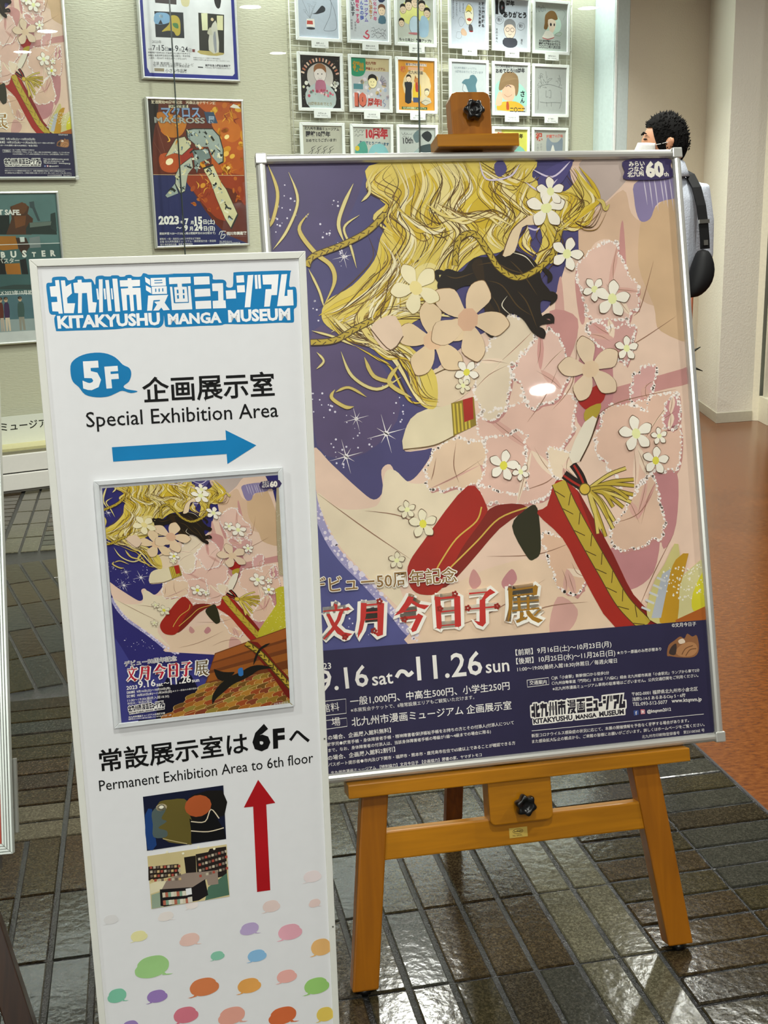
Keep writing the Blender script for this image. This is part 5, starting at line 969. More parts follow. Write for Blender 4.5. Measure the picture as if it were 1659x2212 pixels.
def a14(s):
    s.poly([(110, 190), (135, 240), (165, 225), (172, 180), (155, 140), (125, 135)], '#dfd8c0', 4); s.lay(); s.line([(110, 190), (135, 240), (165, 225), (172, 180), (155, 140), (125, 135), (110, 190)], 2, K, 4); s.poly([(120, 205), (135, 235), (160, 220), (150, 200)], '#d0b850', 3); s.line([(120, 195), (140, 205), (160, 190)], 3, K, 3); s.poly([(125, 160), (145, 168), (160, 158), (142, 150)], '#a84a3c', 2)
    s.poly([(140, 130), (160, 132), (168, 100), (140, 102)], '#4a4648', 2); s.disc(155, 98, 14, '#8c2a2c', 5); s.poly([(85, 95), (100, 112), (125, 90), (120, 72), (92, 76)], '#c0a088', 3); s.line([(80, 120), (70, 150), (90, 170), (112, 150), (95, 122), (80, 120)], 1.4, '#6c6c70', 4); s.line([(60, 90), (55, 60), (85, 58), (88, 88), (60, 90)], 1.4, '#6c6c70', 4)
    for i, t in enumerate(('漫画家の日々はつづく', '十周年おめでとう', 'これからも', 'ますますの')): vcol(s, t, 32+i*22, 250-i*6, 9, K)
    for x, t, z in ((205, '北九州市漫画館', 17), (226, '祝十周年記念', 20)): vcol(s, t, x, 240, z, K, 0.04)
def a15(s):
    s.text('10', [(28, 205), (95, 205)], '#141416', 0.09, 1.25); s.text('周年', [(100, 250), (160, 250)], '#141416', 0.05); s.text('ありがとう', [(82, 185), (245, 190)], '#141416', 0.06); s.disc(78, 234, 5, '#9a2a2c')
    head(s, 128, 118, 40, '#7a7a7c', '#d4bfae', 2.4); s.lay(3); s.disc(112, 118, 14, K, 12); s.disc(145, 118, 14, K, 12); s.lay(); s.disc(112, 118, 11.5, '#d4bfae', 9.5); s.disc(145, 118, 11.5, '#d4bfae', 9.5); s.lay(); s.poly([(90, 72), (170, 72), (180, 40), (150, 22), (108, 22), (78, 40)], '#3c3e46', 2)
    for x, y in ((55, 165), (205, 140)): s.line([(x-26, y), (x-10, y+18), (x+20, y+16), (x+26, y-4), (x+6, y-20), (x-20, y-16), (x-26, y)], 1.6, K, 4); s.text('祝！', [(x-14, y-5), (x+14, y-5)], K, 0.02)
    vcol(s, '次の十年へ', 30, 110, 14, K, 0.03); vcol(s, '進む', 205, 60, 14, K, 0.02)
def a16(s):
    s.disc(150, 165, 62, '#b9d2c2', 55); s.lay(); s.text('10th', [(28, 225), (95, 235)], '#7d8684', -0.0, 1.2); s.line([(180, 240), (215, 250), (240, 230), (225, 195)], 2, '#7d8684', 4)
    s.poly([(90, 170), (95, 215), (130, 240), (165, 235), (185, 200), (165, 190), (130, 195), (110, 140), (85, 140)], '#7c5c34', 3); s.poly([(115, 190), (165, 190), (170, 160), (150, 120), (125, 130)], '#dccab4', 3); s.lay(); s.disc(135, 165, 7, K, 9); s.disc(160, 165, 5, K, 8); s.poly([(100, 130), (140, 125), (160, 95), (75, 88), (85, 110)], '#d8d4c8', 2); s.line([(75, 90), (115, 82), (160, 95)], 4, '#a83a3c', 3); s.line([(165, 110), (190, 125), (215, 120), (200, 105), (165, 108)], 2, '#6c8a5c', 4)
    for k, t in enumerate(('北九州市漫画ミュージアム', '開館十周年おめでとう', '二〇二二年八月三日')): s.text(t, [(50, 68-k*17), (205, 68-k*17)], K, 0.04)
def a21(s):
    s.rect(18, 17, 253.5, 280.5, '#1f1a18'); s.lay(); R = random.Random(4)
    for k in range(60): s.disc(R.uniform(22, 250), R.uniform(20, 270), R.uniform(0.8, 1.8), '#c4b890', n=5)
    for k in range(15):
        a = PI*(0.1+0.8*k/14); s.line([(136+math.cos(a)*98, 165+math.sin(a)*88), (136+math.cos(a)*118, 165+math.sin(a)*106)], 9, ('#c89a88', '#b06a50', '#d8c0ac')[k % 3], 0)
    s.poly([(60, 160), (70, 215), (135, 245), (200, 215), (212, 160), (185, 120), (90, 120)], '#b9b2ac', 4); s.poly([(70, 18), (205, 18), (225, 90), (170, 140), (100, 140), (45, 90)], '#a9b4b2', 3); s.lay()
    head(s, 135, 190, 36, '#8a5c3c', '#d6ccc6', 1.5); s.lay(3); s.poly([(108, 100), (165, 100), (160, 155), (112, 155)], '#a8687e', 3); s.lay()
    for k in range(26): s.disc(R.uniform(60, 210), R.uniform(75, 110), R.uniform(4, 9), R.choice(('#a84a5c', '#c46a7c', '#d8b4b4', '#8fa49c')), n=8)
    for k in range(12): s.disc(R.choice((R.uniform(25, 70), R.uniform(200, 248))), R.uniform(110, 150), R.uniform(6, 12), R.choice(('#d8d6cc', '#c9c9a8', '#b9bcb8')), n=8)
    s.lay(); s.text('10周年おめでとう', [(60, 32), (200, 32)], '#8a7c58', 0.02)
def a22(s):
    s.poly([(18, 282), (105, 282), (112, 235), (95, 195), (55, 185), (18, 200)], '#2f8664', 3); s.rect(110, 215, 253.5, 281, '#bfb08a'); s.lay(); s.text('祝!!', [(30, 218), (98, 218)], '#b08a2c', 0.06, 1.2); s.text('北九州市', [(108, 250), (175, 250)], '#7c3a24', 0.05); s.text('漫画ミュージアム', [(108, 222), (232, 222)], '#7c3a24', 0.04)
    R = random.Random(6)
    for k in range(34): s.disc(R.uniform(30, 245), R.uniform(75, 180), R.uniform(7, 15), R.choice(('#c0a8b0', '#a8b0a4', '#c9bcc4', '#b8a070', '#9aa4b8', '#d0c8cc')), n=9)
    for k in range(9): a = -0.2+k*0.17; s.line([(190+math.cos(a)*18, 150+math.sin(a)*18), (190+math.cos(a)*50, 150+math.sin(a)*48)], 3.6, ('#5c5c6c', '#8c7c94')[k % 2], 0)
    s.lay(); head(s, 150, 160, 27, '#1c1712', '#ddd0a0', 2.2); s.lay(3); s.rect(32, 120, 90, 148, '#4e7c84'); s.lay()
    s.text('10', [(38, 37), (112, 37)], '#5c2018', 0.12, 1.05); s.lay(); s.text('10', [(36, 39), (110, 39)], '#c06450', 0.08, 1.05); s.text('周年!', [(116, 38), (205, 38)], '#a83a34', 0.05, 1.1); s.line([(222, 70), (212, 55), (228, 45), (218, 30)], 3, '#4a5c8c', 4)
def a23(s):
    s.rect(18, 17, 253.5, 280.5, '#bf8430'); s.lay(); s.disc(140, 150, 92, '#c8b48c', 88); s.lay(); s.rect(70, 252, 205, 266, '#cdbcb0'); s.rect(85, 230, 185, 246, '#c99a7c'); s.lay(); s.text('開館十周年おめでとう', [(72, 255), (203, 255)], '#3a3038', 0.02); s.text('祝', [(35, 222), (68, 222)], '#b85a40', 0.05); s.text('北九州漫画', [(85, 212), (180, 210)], '#5a5048', 0.03)
    s.poly([(62, 60), (66, 130), (60, 165), (108, 165), (104, 120), (102, 58)], '#23252a', 2); head(s, 88, 185, 15, '#2a221c'); s.lay(3); s.poly([(112, 85), (122, 160), (158, 165), (166, 120), (160, 85)], '#c9a630', 2); s.poly([(115, 60), (158, 60), (160, 86), (113, 86)], '#3c4a6c', 0); s.disc(140, 175, 18, '#b07038', 15); s.lay(); s.poly([(125, 185), (130, 205), (140, 188)], '#8c5a2c'); s.poly([(145, 188), (158, 202), (158, 182)], '#8c5a2c'); s.poly([(132, 120), (148, 118), (145, 165), (130, 160)], '#a03c2c', 2)
    head(s, 205, 115, 15, '#6c6458', '#cfc0a0', 1.4); s.lay(3); s.poly([(165, 60), (195, 92), (225, 85), (235, 62), (195, 45)], '#b8b09c', 0); s.line([(165, 60), (195, 75), (235, 62), (195, 45), (165, 60)], 2, K, 0); s.lay(); s.rect(40, 22, 205, 36, '#33502f'); s.lay(); s.text('北九州市漫画ミュージアム', [(48, 25), (198, 25)], '#c9c49c', 0.02)
def a24(s):
    s.text('北九州市漫画ミュージアム', [(38, 246), (190, 246)], '#6c757c', 0.02); s.text('10周年おめでとうございます', [(45, 225), (235, 225)], '#6c757c', 0.02); s.poly([(90, 170), (110, 190), (140, 195), (148, 212), (175, 215), (195, 190), (185, 160), (190, 120), (150, 100), (130, 130), (115, 160)], '#4c6a74', 4); s.lay(); s.line([(100, 165), (96, 130), (120, 120)], 2, K, 4)
def a25(s):
    s.poly([(20, 80), (30, 170), (100, 205), (200, 180), (250, 130), (250, 60), (20, 40)], '#8fb8ac', 3); s.lay(); s.poly([(75, 110), (85, 180), (140, 200), (170, 150), (150, 85), (100, 85)], '#c4a088', 3); s.lay(); s.poly([(50, 150), (75, 225), (130, 245), (185, 220), (190, 140), (170, 110), (160, 165), (110, 170), (70, 140)], '#7c6448', 3); s.poly([(40, 30), (60, 70), (110, 80), (170, 80), (220, 60), (225, 28)], '#c49a34', 2); s.lay()
    for k in range(8): s.line([(70+k*12, 180+k*4), (110+k*12, 225-k*3)], 2.4, '#c4b088', 0, 0.4)
    s.line([(100, 160), (120, 168), (138, 158)], 4, K, 3); s.line([(88, 118), (115, 105), (145, 118)], 2, '#7c5c48', 4); s.poly([(105, 75), (120, 75), (125, 35), (105, 35)], '#a04a2c', 2); s.lay(); s.text('おめでとう!10周年', [(30, 236), (235, 244)], '#26262a', 0.05); s.text('北九州市漫画ミュージアム', [(30, 264), (230, 264)], '#4c4c50', 0.02); vcol(s, 'さん', 205, 110, 30, '#22262a', 0.04); s.text('二〇二二', [(130, 24), (240, 24)], K, 0.04); s.poly([(28, 60), (50, 130), (75, 120), (70, 60)], '#c9a48c', 3)
def a26(s):
    R = random.Random(8)
    for k in range(16): x, y = R.uniform(45, 215), R.uniform(170, 240); s.line([(x, y), (x+R.uniform(-25, 25), y+R.uniform(-20, 20)), (x+R.uniform(-25, 25), y+R.uniform(-25, 25))], 1.8, '#5a5e5d', 4)
    for q in ([(45, 165), (120, 185), (225, 165)], [(45, 160), (50, 100), (46, 40)], [(215, 145), (220, 90), (205, 50)], [(60, 85), (110, 80), (160, 84), (215, 82)], [(105, 150), (105, 115), (120, 115)], [(125, 150), (140, 150), (140, 112), (125, 112)], [(110, 85), (112, 60)], [(145, 84), (145, 60)], [(55, 235), (70, 190), (60, 160)], [(200, 240), (210, 200), (198, 170)]): s.line(q, 2.2, '#505453', 5)
def a31(s):
    s.text('北九州市漫画ミュージアム', [(30, 262), (240, 258)], K, 0.03); s.text('開館10周年', [(38, 228), (185, 228)], K, 0.04); s.text('おめでとうございます!', [(38, 198), (220, 202)], K, 0.03)
    for k in range(4): s.line([(55+k*36, 120), (75+k*36, 150), (70+k*36, 165), (100+k*36, 180)], 3, K, 4, 0.2); s.line([(50+k*38, 140), (90+k*38, 165)], 2, K, 3)
def a32(s):
    s.text('10周年', [(100, 228), (240, 228)], '#a8363c', 0.07, 1.15); s.text('おめでとうございます', [(60, 195), (245, 185)], '#34586c', 0.05); s.poly([(30, 150), (50, 190), (95, 205), (110, 140), (60, 100)], '#4f9484', 3); s.poly([(110, 120), (140, 185), (210, 190), (245, 130), (180, 100)], '#7cb0b4', 3); s.poly([(130, 110), (160, 150), (200, 120), (170, 90)], '#b4a484', 3); s.disc(45, 170, 14, '#c9b23c'); s.lay(); scrib(s, 30, 262, 90, 258, 14, K, 1.6, 3); scrib(s, 32, 240, 85, 236, 12, K, 1.6, 4)
def a33(s):
    s.text('10th', [(45, 195), (110, 198)], K, 0.02, 1.1); scrib(s, 35, 250, 100, 250, 14, K, 1.5, 5); scrib(s, 35, 228, 95, 228, 12, K, 1.5, 6); s.poly([(110, 240), (150, 270), (160, 220), (130, 200)], '#5c6c6e', 3); s.poly([(165, 240), (205, 265), (235, 240), (210, 205)], '#2c3032', 3); s.poly([(150, 180), (240, 195), (238, 150), (160, 150)], '#3a4648', 3); s.poly([(115, 150), (150, 170), (140, 110), (100, 120)], '#8c9c9a', 3)
def a35(s):
    s.rect(18, 17, 253.5, 281, '#c4c25a'); s.poly([(18, 282), (70, 282), (60, 200), (18, 180)], '#d4ccb0', 3); s.lay(); s.text('祝', [(36, 222), (90, 222)], '#b84a24', 0.1); s.text('開館10周年', [(95, 226), (225, 236)], '#3c3414', 0.06); s.poly([(160, 150), (190, 190), (240, 160), (230, 110)], '#7ab0a4', 3)
def a36(s):
    s.text('祝', [(32, 226), (82, 226)], '#a84a3c', 0.05); s.text('祝開館十周年', [(110, 238), (235, 242)], '#b8584c', 0.03); vcol(s, '十周年', 40, 190, 16, '#7c7c7c'); vcol(s, 'おめで', 66, 195, 14, '#7c7c7c'); s.poly([(110, 190), (120, 240), (150, 215), (195, 215), (230, 240), (232, 170), (220, 110), (175, 80), (130, 110)], '#7d8894', 3); s.lay(); s.poly([(140, 150), (160, 200), (180, 150), (205, 120), (170, 90), (130, 115)], '#cfccc4', 3); s.lay(); s.disc(145, 150, 6, K); s.disc(205, 150, 6, K); s.disc(172, 112, 9, K, 7)
CL = (1.6265, 1.930, 2.2225, 2.571, 2.8645, 3.150)
DR = [(0, 2.487, a11, 'framed drawing of a spout watering a pot of flowers', '#bfc9d6'), (1, 2.487, a12, 'framed sheet crowded with coloured handwriting and a small figure', '#c8ccd0'), (2, 2.487, a13, 'framed drawing of smiling people around a pale blue egg', '#ccd0c4'), (3, 2.488, a14, 'framed drawing of an egg shaped character between columns of handwriting', '#c3cad6'), (4, 2.489, a15, 'framed drawing of a man in glasses under bold black 10', '#c3c9d2'), (5, 2.486, a16, 'framed drawing of a brown haired head above three lines of writing', '#bcc4bd'),
      (0, 2.1335, a21, 'framed drawing on black with flowers and a bright figure', '#1f1a18'), (1, 2.1335, a22, 'framed drawing with a green corner and a big red 10', '#c4c2c4'), (2, 2.1335, a23, 'framed orange drawing with a dark suited figure', '#bf8430'), (3, 2.1365, a24, 'framed drawing of a blue grey hair bun partly behind the easel head', '#b9bfc2'), (4, 2.135, a25, 'framed drawing of a brown haired man in a yellow jacket', '#b8bab8'), (5, 2.133, a26, 'framed faint pencil sketch without colour', '#aeb1ae'),
      (0, 1.778, a31, 'framed sheet of black handwriting beside the silver frame corner', '#c0bfae'), (1, 1.775, a32, 'framed drawing with red 10 and a teal arch', '#c4c6bc'), (2, 1.777, a33, 'framed grey drawing with dark shapes left of the easel head', '#b4b9b4'), (4, 1.777, a35, 'framed yellow drawing with a red stamp right of the easel head', '#c4c25a'), (5, 1.776, a36, 'framed drawing of a grey dog face with red writing', '#b9bab2')]
for c, z, a, lb, pp_ in DR: drawing(lb, CL[c], z, a, pp_)
NAMES = ('岩崎しんじ', '萩岩のぶゆき', '国友やすゆき', '畑中純', '畑中純次', '矢野まさみつ', '陸奥よしみ', 'せいの伸次', 'わたせ一', '', 'うえやまとち', 'みずき健一')
for i in range(12):
    if i == 9: continue
    c, z, a, lb, pp_ = DR[i]
    wx = 0.086 if i < 6 else 0.083; zb = z-0.2975
    cx = CL[c]+(0.135 if c else 0.134)
    lab = 'white name card under the '+lb.replace('framed ', '')
    lab = ' '.join(lab.split()[:15])
    t = thing('name_card', lab, 'name card', wp(cx-0.05, zb-0.035, -0.128), WH, Vector((0, 0, 1)), WN, 'white name cards under the drawings')
    box('card', 0, 0.1, 0, 0.046, 0, 0.0015, M_SHF, t)
    s = Sheet((0, 0, 100, 46)); s.text(NAMES[i], [(50-len(NAMES[i])*4.6, 20), (50+len(NAMES[i])*4.6, 20)], K, 0.02); s.text('漫画家・十周年記念色紙', [(18, 9), (82, 9)], '#55555a', 0.0); s.text('北九州市', [(78, 2.5), (97, 2.5)], '#77777a', 0)
    s.build('lettering', t, (0, 0, 0.0017))

# ------------------------------------------------------------------ second easel with another framed poster at the left edge
XA = math.radians(8); XT = math.radians(22)
XH = Vector((math.cos(XA), math.sin(XA), 0)); XAW = Vector((-math.sin(XA), math.cos(XA), 0)); XV = Vector((0, 0, 1))*math.cos(XT)+XAW*math.sin(XT); XN = XH.cross(XV)
XO = Vector((-0.6116, 1.7206, 0.2850))   # lower right corner of its frame
pw, ph = 0.626, 0.873
fp = thing('framed_poster', 'silver framed red poster cut by the left edge of the view', 'poster', XO-XH*pw, XH, XV, XN)
def ridged(bm, w, h, b):
    for k, (t0, t1, z) in enumerate(((0, 0.24, 0.002), (0.26, 0.49, 0.0035), (0.51, 0.74, 0.0035), (0.76, 1.0, 0.002))):
        o0, o1 = t0*b, t1*b; o = [(-o1, -o1), (w+o1, -o1), (w+o1, h+o1), (-o1, h+o1)]; i = [(-o0, -o0), (w+o0, -o0), (w+o0, h+o0), (-o0, h+o0)]
        for a in range(4):
            c = (a+1) % 4; q = [o[a], o[c], i[c], i[a]]; v = [bm.verts.new((x, y, -0.018)) for x, y in q]+[bm.verts.new((x, y, z)) for x, y in q]
            bm.faces.new(v[3::-1]); bm.faces.new(v[4:])
            for e in range(4): bm.faces.new((v[e], v[(e+1) % 4], v[4+(e+1) % 4], v[4+e]))
bm = bmesh.new(); ridged(bm, pw-0.034, ph-0.034, 0.017); f = bm_obj('frame', bm, flat('#cfd6d0', 0.3, 0.5, 0.3, vary=0.02), fp, bevel=0.0008); f.location = (0.017, 0.017, 0)
box('backing_board', 0.014, pw-0.014, 0.014, ph-0.014, -0.016, -0.007, ink('#c8523c'), fp)
s = Sheet((17, 17, pw*1000-17, ph*1000-17)); s.rect(17, 17, pw*1000-17, ph*1000-17, '#cf6a52'); s.lay()
s.poly([(500, 17), (609, 17), (609, 260), (585, 200), (560, 120)], '#b8432e', 2); s.poly([(560, 260), (609, 300), (609, 420), (575, 360)], '#dfa08c', 2); s.lay()
for k in range(5): s.line([(540+k*9, 40+k*55), (585+k*4, 60+k*60), (600, 100+k*62)], 1.6, '#ddb060', 4)
s.build('printed_sheet', fp, (0, 0, -0.0068))
box('clear_cover', 0.017, pw-0.017, 0.017, ph-0.017, -0.002, -0.0013, M_COVER, fp)
box('hanger_strip', pw+0.0, pw+0.006, 0.03, 0.15, -0.03, -0.019, flat('#8f9088', 0.4), fp, 0.001)
M_DKW = wood('dark_easel_wood', '#23130a', '#3a2212', sc=(60, 6, 60), rough=0.35)
XL = XO.z/XV.z
XB = XO-XH*(pw/2)-XV*XL
e2 = thing('easel', 'dark brown wooden easel under the red poster at the left edge', 'easel', XB, XH, XV, XN)
prism('tray_rail', [(-0.3, XL-0.026), (0.29, XL-0.026), (0.29, XL-0.002), (-0.3, XL-0.002)], -0.034, -0.006, M_DKW, e2, 0.002)
for sg in (-1, 1):
    prism('leg', [(sg*0.222, XL-0.026), (sg*0.262, XL-0.026), (sg*0.320+sg*0.022, 0.004), (sg*0.320-sg*0.022, 0.004)][::sg], -0.05, -0.02, M_DKW, e2, 0.002)
prism('crossbar', [(-0.27, 0.11), (0.27, 0.11), (0.26, 0.155), (-0.26, 0.155)], -0.056, -0.05, M_DKW, e2, 0.002)
prism('mast', [(-0.025, 0.1), (0.025, 0.1), (0.025, XL+0.95), (-0.025, XL+0.95)], -0.08, -0.057, M_DKW, e2, 0.002)
top = Vector((0, XL+0.8, -0.09)); d_ = XB+XAW*0.62+Vector((0, 0, 0.002)); bot = Vector(((d_-XB).dot(XH), (d_-XB).dot(XV), (d_-XB).dot(XN)))
tube('leg', [top, bot], 0.014, M_DKW, e2, 6)

# ------------------------------------------------------------------ the man behind the large poster, seen from behind, head turned to the left
MAN = Vector((1.15, 4.95, 0))
SK = '#c58f6c'
M_SKIN, n, l, b_ = nodes('skin'); b_.inputs['Base Color'].default_value = lin(SK); b_.inputs['Roughness'].default_value = 0.5; b_.inputs['Subsurface Weight'].default_value = 0.08; b_.inputs['Subsurface Radius'].default_value = (0.01, 0.004, 0.002)
M_SHIRT = papered('shirt_cloth', '#b9bfca', (140, 140, 140)); M_JEANS = papered('denim', '#56637a', (200, 200, 200)); M_HAIR = flat('#090706', 0.75, 0.12, vary=0.3, scale=150, bump=0.5, bscale=180)
def loft(bm, rings, n=24, cap=True, power=2.0):
    """rings of (centre, rx, ry): closed superellipse sections stacked into one skin"""
    R_ = []
    for c, rx, ry in rings:
        rr = []
        for k in range(n):
            a = 2*PI*k/n; ca, sa = math.cos(a), math.sin(a); e = 2.0/power
            rr.append(bm.verts.new((c[0]+rx*math.copysign(abs(ca)**e, ca), c[1]+ry*math.copysign(abs(sa)**e, sa), c[2])))
        R_.append(rr)
    for a, b in zip(R_, R_[1:]):
        for k in range(n): bm.faces.new((a[k], a[(k+1) % n], b[(k+1) % n], b[k]))
    if cap: bm.faces.new(R_[0][::-1]); bm.faces.new(R_[-1])
# own frame: x to the man's right as seen in the photo (image right), y away from the camera, z up; he faces +y, head turned to -x
man = thing('person', 'man in light blue shirt and white mask looking left behind the large poster', 'person', MAN)
MYAW = math.radians(20); man.rotation_euler = (0, 0, MYAW)
HRM = Matrix.Translation((0.01, 0.0, -0.012)) @ Matrix.Rotation(-MYAW-math.radians(8), 4, 'Z') @ Matrix.Translation((0.0, 0.0, 1.545)) @ Matrix.Scale(0.89, 4) @ Matrix.Translation((0.0, 0.0, -1.545))
def turn(bm): bmesh.ops.transform(bm, matrix=HRM, verts=bm.verts)
H = 1.665
def head_verts(bm):
    """head facing -x: skull, brow, nose, chin"""
    n, m = 40, 28; rows = []; c = Vector((0.0, 0.0, 1.545))
    for j in range(m+1):
        th = PI*j/m; row = []
        for i in range(n):
            ph = 2*PI*i/n; x = math.sin(th)*math.cos(ph); y = math.sin(th)*math.sin(ph); z = math.cos(th)
            px, py, pz = x*0.096, y*0.077, z*0.118
            f = max(0.0, -x)
            if z < 0: px *= 1-0.10*(-z); py *= 1-0.28*(-z)*(-z); px -= 0.012*(-z)*f
            g = math.exp(-((y/0.34)**2))
            if f > 0.3:
                px -= g*0.020*math.exp(-((z+0.22)/0.20)**2)*f      # nose
                px -= g*0.006*math.exp(-((z-0.16)/0.12)**2)         # brow
                px += 0.008*math.exp(-((abs(y)-0.36)/0.18)**2)*math.exp(-((z+0.02)/0.12)**2)   # eye sockets
                px -= g*0.010*math.exp(-((z+0.85)/0.2)**2)          # chin
                px -= g*0.008*math.exp(-((z+0.52)/0.1)**2)          # lips
            row.append(bm.verts.new((c.x+px, c.y+py, c.z+pz)))
        rows.append(row)
    for a, b in zip(rows, rows[1:]):
        for i in range(n): bm.faces.new((a[i], a[(i+1) % n], b[(i+1) % n], b[i]))
    for sy in (-1, 1):
        loft(bm, [((0.012, sy*0.076, 1.512), 0.010, 0.006), ((0.016, sy*0.082, 1.53), 0.016, 0.008), ((0.020, sy*0.086, 1.552), 0.019, 0.008), ((0.022, sy*0.084, 1.568), 0.012, 0.006)], 12)
bm = bmesh.new()
head_verts(bm); turn(bm)
loft(bm, [((0.02, 0.02, 1.36), 0.10, 0.06), ((0.02, 0.012, 1.40), 0.064, 0.058), ((0.018, 0.006, 1.44), 0.058, 0.057), ((0.016, 0.0, 1.5), 0.056, 0.055)], 20)
loft(bm, [((-0.045, 0.03, 0.80), 0.135, 0.105), ((-0.02, 0.03, 0.92), 0.145, 0.11), ((0.005, 0.03, 1.05), 0.15, 0.10), ((0.01, 0.03, 1.2), 0.17, 0.11), ((0.01, 0.025, 1.3), 0.185, 0.105), ((0.02, 0.02, 1.355), 0.14, 0.08), ((0.03, 0.015, 1.38), 0.07, 0.05)], 28)
ARM = {1: [(0.165, 0.02, 1.345), (0.185, 0.0, 1.22), (0.19, -0.015, 1.10), (0.17, 0.10, 1.03), (0.11, 0.2, 1.02)], -1: [(-0.165, 0.02, 1.345), (-0.2, 0.01, 1.22), (-0.21, 0.0, 1.10), (-0.17, 0.12, 1.05), (-0.1, 0.22, 1.05)]}
for sg, pth in ARM.items(): add_tube(bm, pth, [0.052, 0.046, 0.040, 0.035, 0.026], 14)
for sg in (-1, 1):
    px, py, pz = ARM[sg][-1]; dx = -0.05*sg
    add_tube(bm, [(px, py, pz), (px+dx*0.5, py+0.04, pz), (px+dx*0.9, py+0.085, pz+0.004)], [0.024, 0.034, 0.036], 12)
    for k in range(4):
        bx, by, bz = px+dx*0.9+(k-1.5)*0.018, py+0.085, pz+0.004; L_ = (0.066, 0.074, 0.070, 0.056)[k]
        add_tube(bm, [(bx, by-0.012, bz), (bx+dx*0.1, by+L_*0.45, bz+0.002), (bx+dx*0.2, by+L_*0.8, bz-0.016), (bx+dx*0.2, by+L_*0.95, bz-0.034)], [0.009, 0.0088, 0.008, 0.0066], 8)
    add_tube(bm, [(px+dx*0.4-sg*0.02, py+0.03, pz), (px-sg*0.055, py+0.06, pz+0.008), (px-sg*0.062, py+0.09, pz+0.004), (px-sg*0.055, py+0.112, pz)], [0.013, 0.011, 0.0095, 0.0075], 8)
    lx = -0.055+sg*0.078
    loft(bm, [((lx, 0.01, 0.0), 0.045, 0.05), ((lx, 0.03, 0.09), 0.042, 0.048), ((lx, 0.035, 0.3), 0.058, 0.06), ((lx, 0.025, 0.46), 0.06, 0.062), ((lx, 0.03, 0.7), 0.08, 0.085), ((lx, 0.03, 0.86), 0.085, 0.1)], 18)
    loft(bm, [((lx, 0.06, 0.0), 0.046, 0.12), ((lx, 0.06, 0.03), 0.046, 0.12), ((lx, 0.03, 0.07), 0.04, 0.075)], 18)
body = bm_obj('body', bm, M_SKIN, man, smooth=True)
rm = body.modifiers.new('skin', 'REMESH'); rm.mode = 'VOXEL'; rm.voxel_size = 0.0055; rm.use_smooth_shade = True
sm = body.modifiers.new('soft', 'SMOOTH'); sm.iterations = 3; sm.factor = 0.5
# clothing
def soft(o, vox=0.009, it=4):
    r = o.modifiers.new('cloth', 'REMESH'); r.mode = 'VOXEL'; r.voxel_size = vox; r.use_smooth_shade = True
    s_ = o.modifiers.new('soft', 'SMOOTH'); s_.iterations = it; s_.factor = 0.5; return o
bm = bmesh.new()
loft(bm, [((0.01, 0.03, 0.97), 0.165, 0.122), ((0.012, 0.03, 1.01), 0.18, 0.138), ((0.012, 0.03, 1.07), 0.188, 0.142), ((0.012, 0.03, 1.15), 0.190, 0.138), ((0.012, 0.03, 1.25), 0.196, 0.135), ((0.013, 0.025, 1.32), 0.196, 0.122), ((0.014, 0.022, 1.365), 0.16, 0.098), ((0.016, 0.018, 1.395), 0.105, 0.078), ((0.018, 0.016, 1.415), 0.075, 0.068)], 32, power=2.4)
for sg, pth in ARM.items(): add_tube(bm, [(pth[0][0]*0.8, pth[0][1], pth[0][2]-0.005)]+[tuple(p) for p in pth], [0.07, 0.075, 0.066, 0.058, 0.05, 0.042], 16)
shirt = soft(bm_obj('shirt', bm, M_SHIRT, man, smooth=True)); shirt['label'] = 'light blue grey long sleeved shirt'
bm = bmesh.new()
n_ = 32; prof = [(1.392, 0.082, 0.074), (1.43, 0.072, 0.068), (1.46, 0.07, 0.067), (1.469, 0.073, 0.071), (1.461, 0.081, 0.078), (1.43, 0.092, 0.088), (1.405, 0.101, 0.096)]
loft(bm, [((0.018, 0.013-0.012*i/6, z), rx, ry) for i, (z, rx, ry) in enumerate(prof)], n_, False)
cl_ = bm_obj('collar', bm, M_SHIRT, shirt, smooth=True); so = cl_.modifiers.new('thick', 'SOLIDIFY'); so.thickness = 0.003
bm = bmesh.new(); loft(bm, [((-0.045, 0.03, 0.8), 0.155, 0.125), ((-0.02, 0.03, 0.9), 0.16, 0.126), ((0.005, 0.03, 0.985), 0.165, 0.123)], 28)
for sg in (-1, 1):
    lx = -0.055+sg*0.078; loft(bm, [((lx, 0.035, 0.045), 0.078, 0.088), ((lx, 0.035, 0.3), 0.072, 0.082), ((lx, 0.03, 0.5), 0.074, 0.088), ((lx, 0.03, 0.7), 0.085, 0.105), ((lx, 0.03, 0.84), 0.088, 0.115)], 20)
soft(bm_obj('trousers', bm, M_JEANS, man, smooth=True))['label'] = 'blue grey trousers'
for sg in (-1, 1):
    lx = -0.055+sg*0.078; bm = bmesh.new(); loft(bm, [((lx, 0.06, 0.0), 0.055, 0.138), ((lx, 0.06, 0.03), 0.055, 0.138), ((lx, 0.04, 0.075), 0.05, 0.1), ((lx, 0.03, 0.1), 0.048, 0.06)], 20); bm_obj('shoe', bm, flat('#1c1a19', 0.5), man, smooth=True)
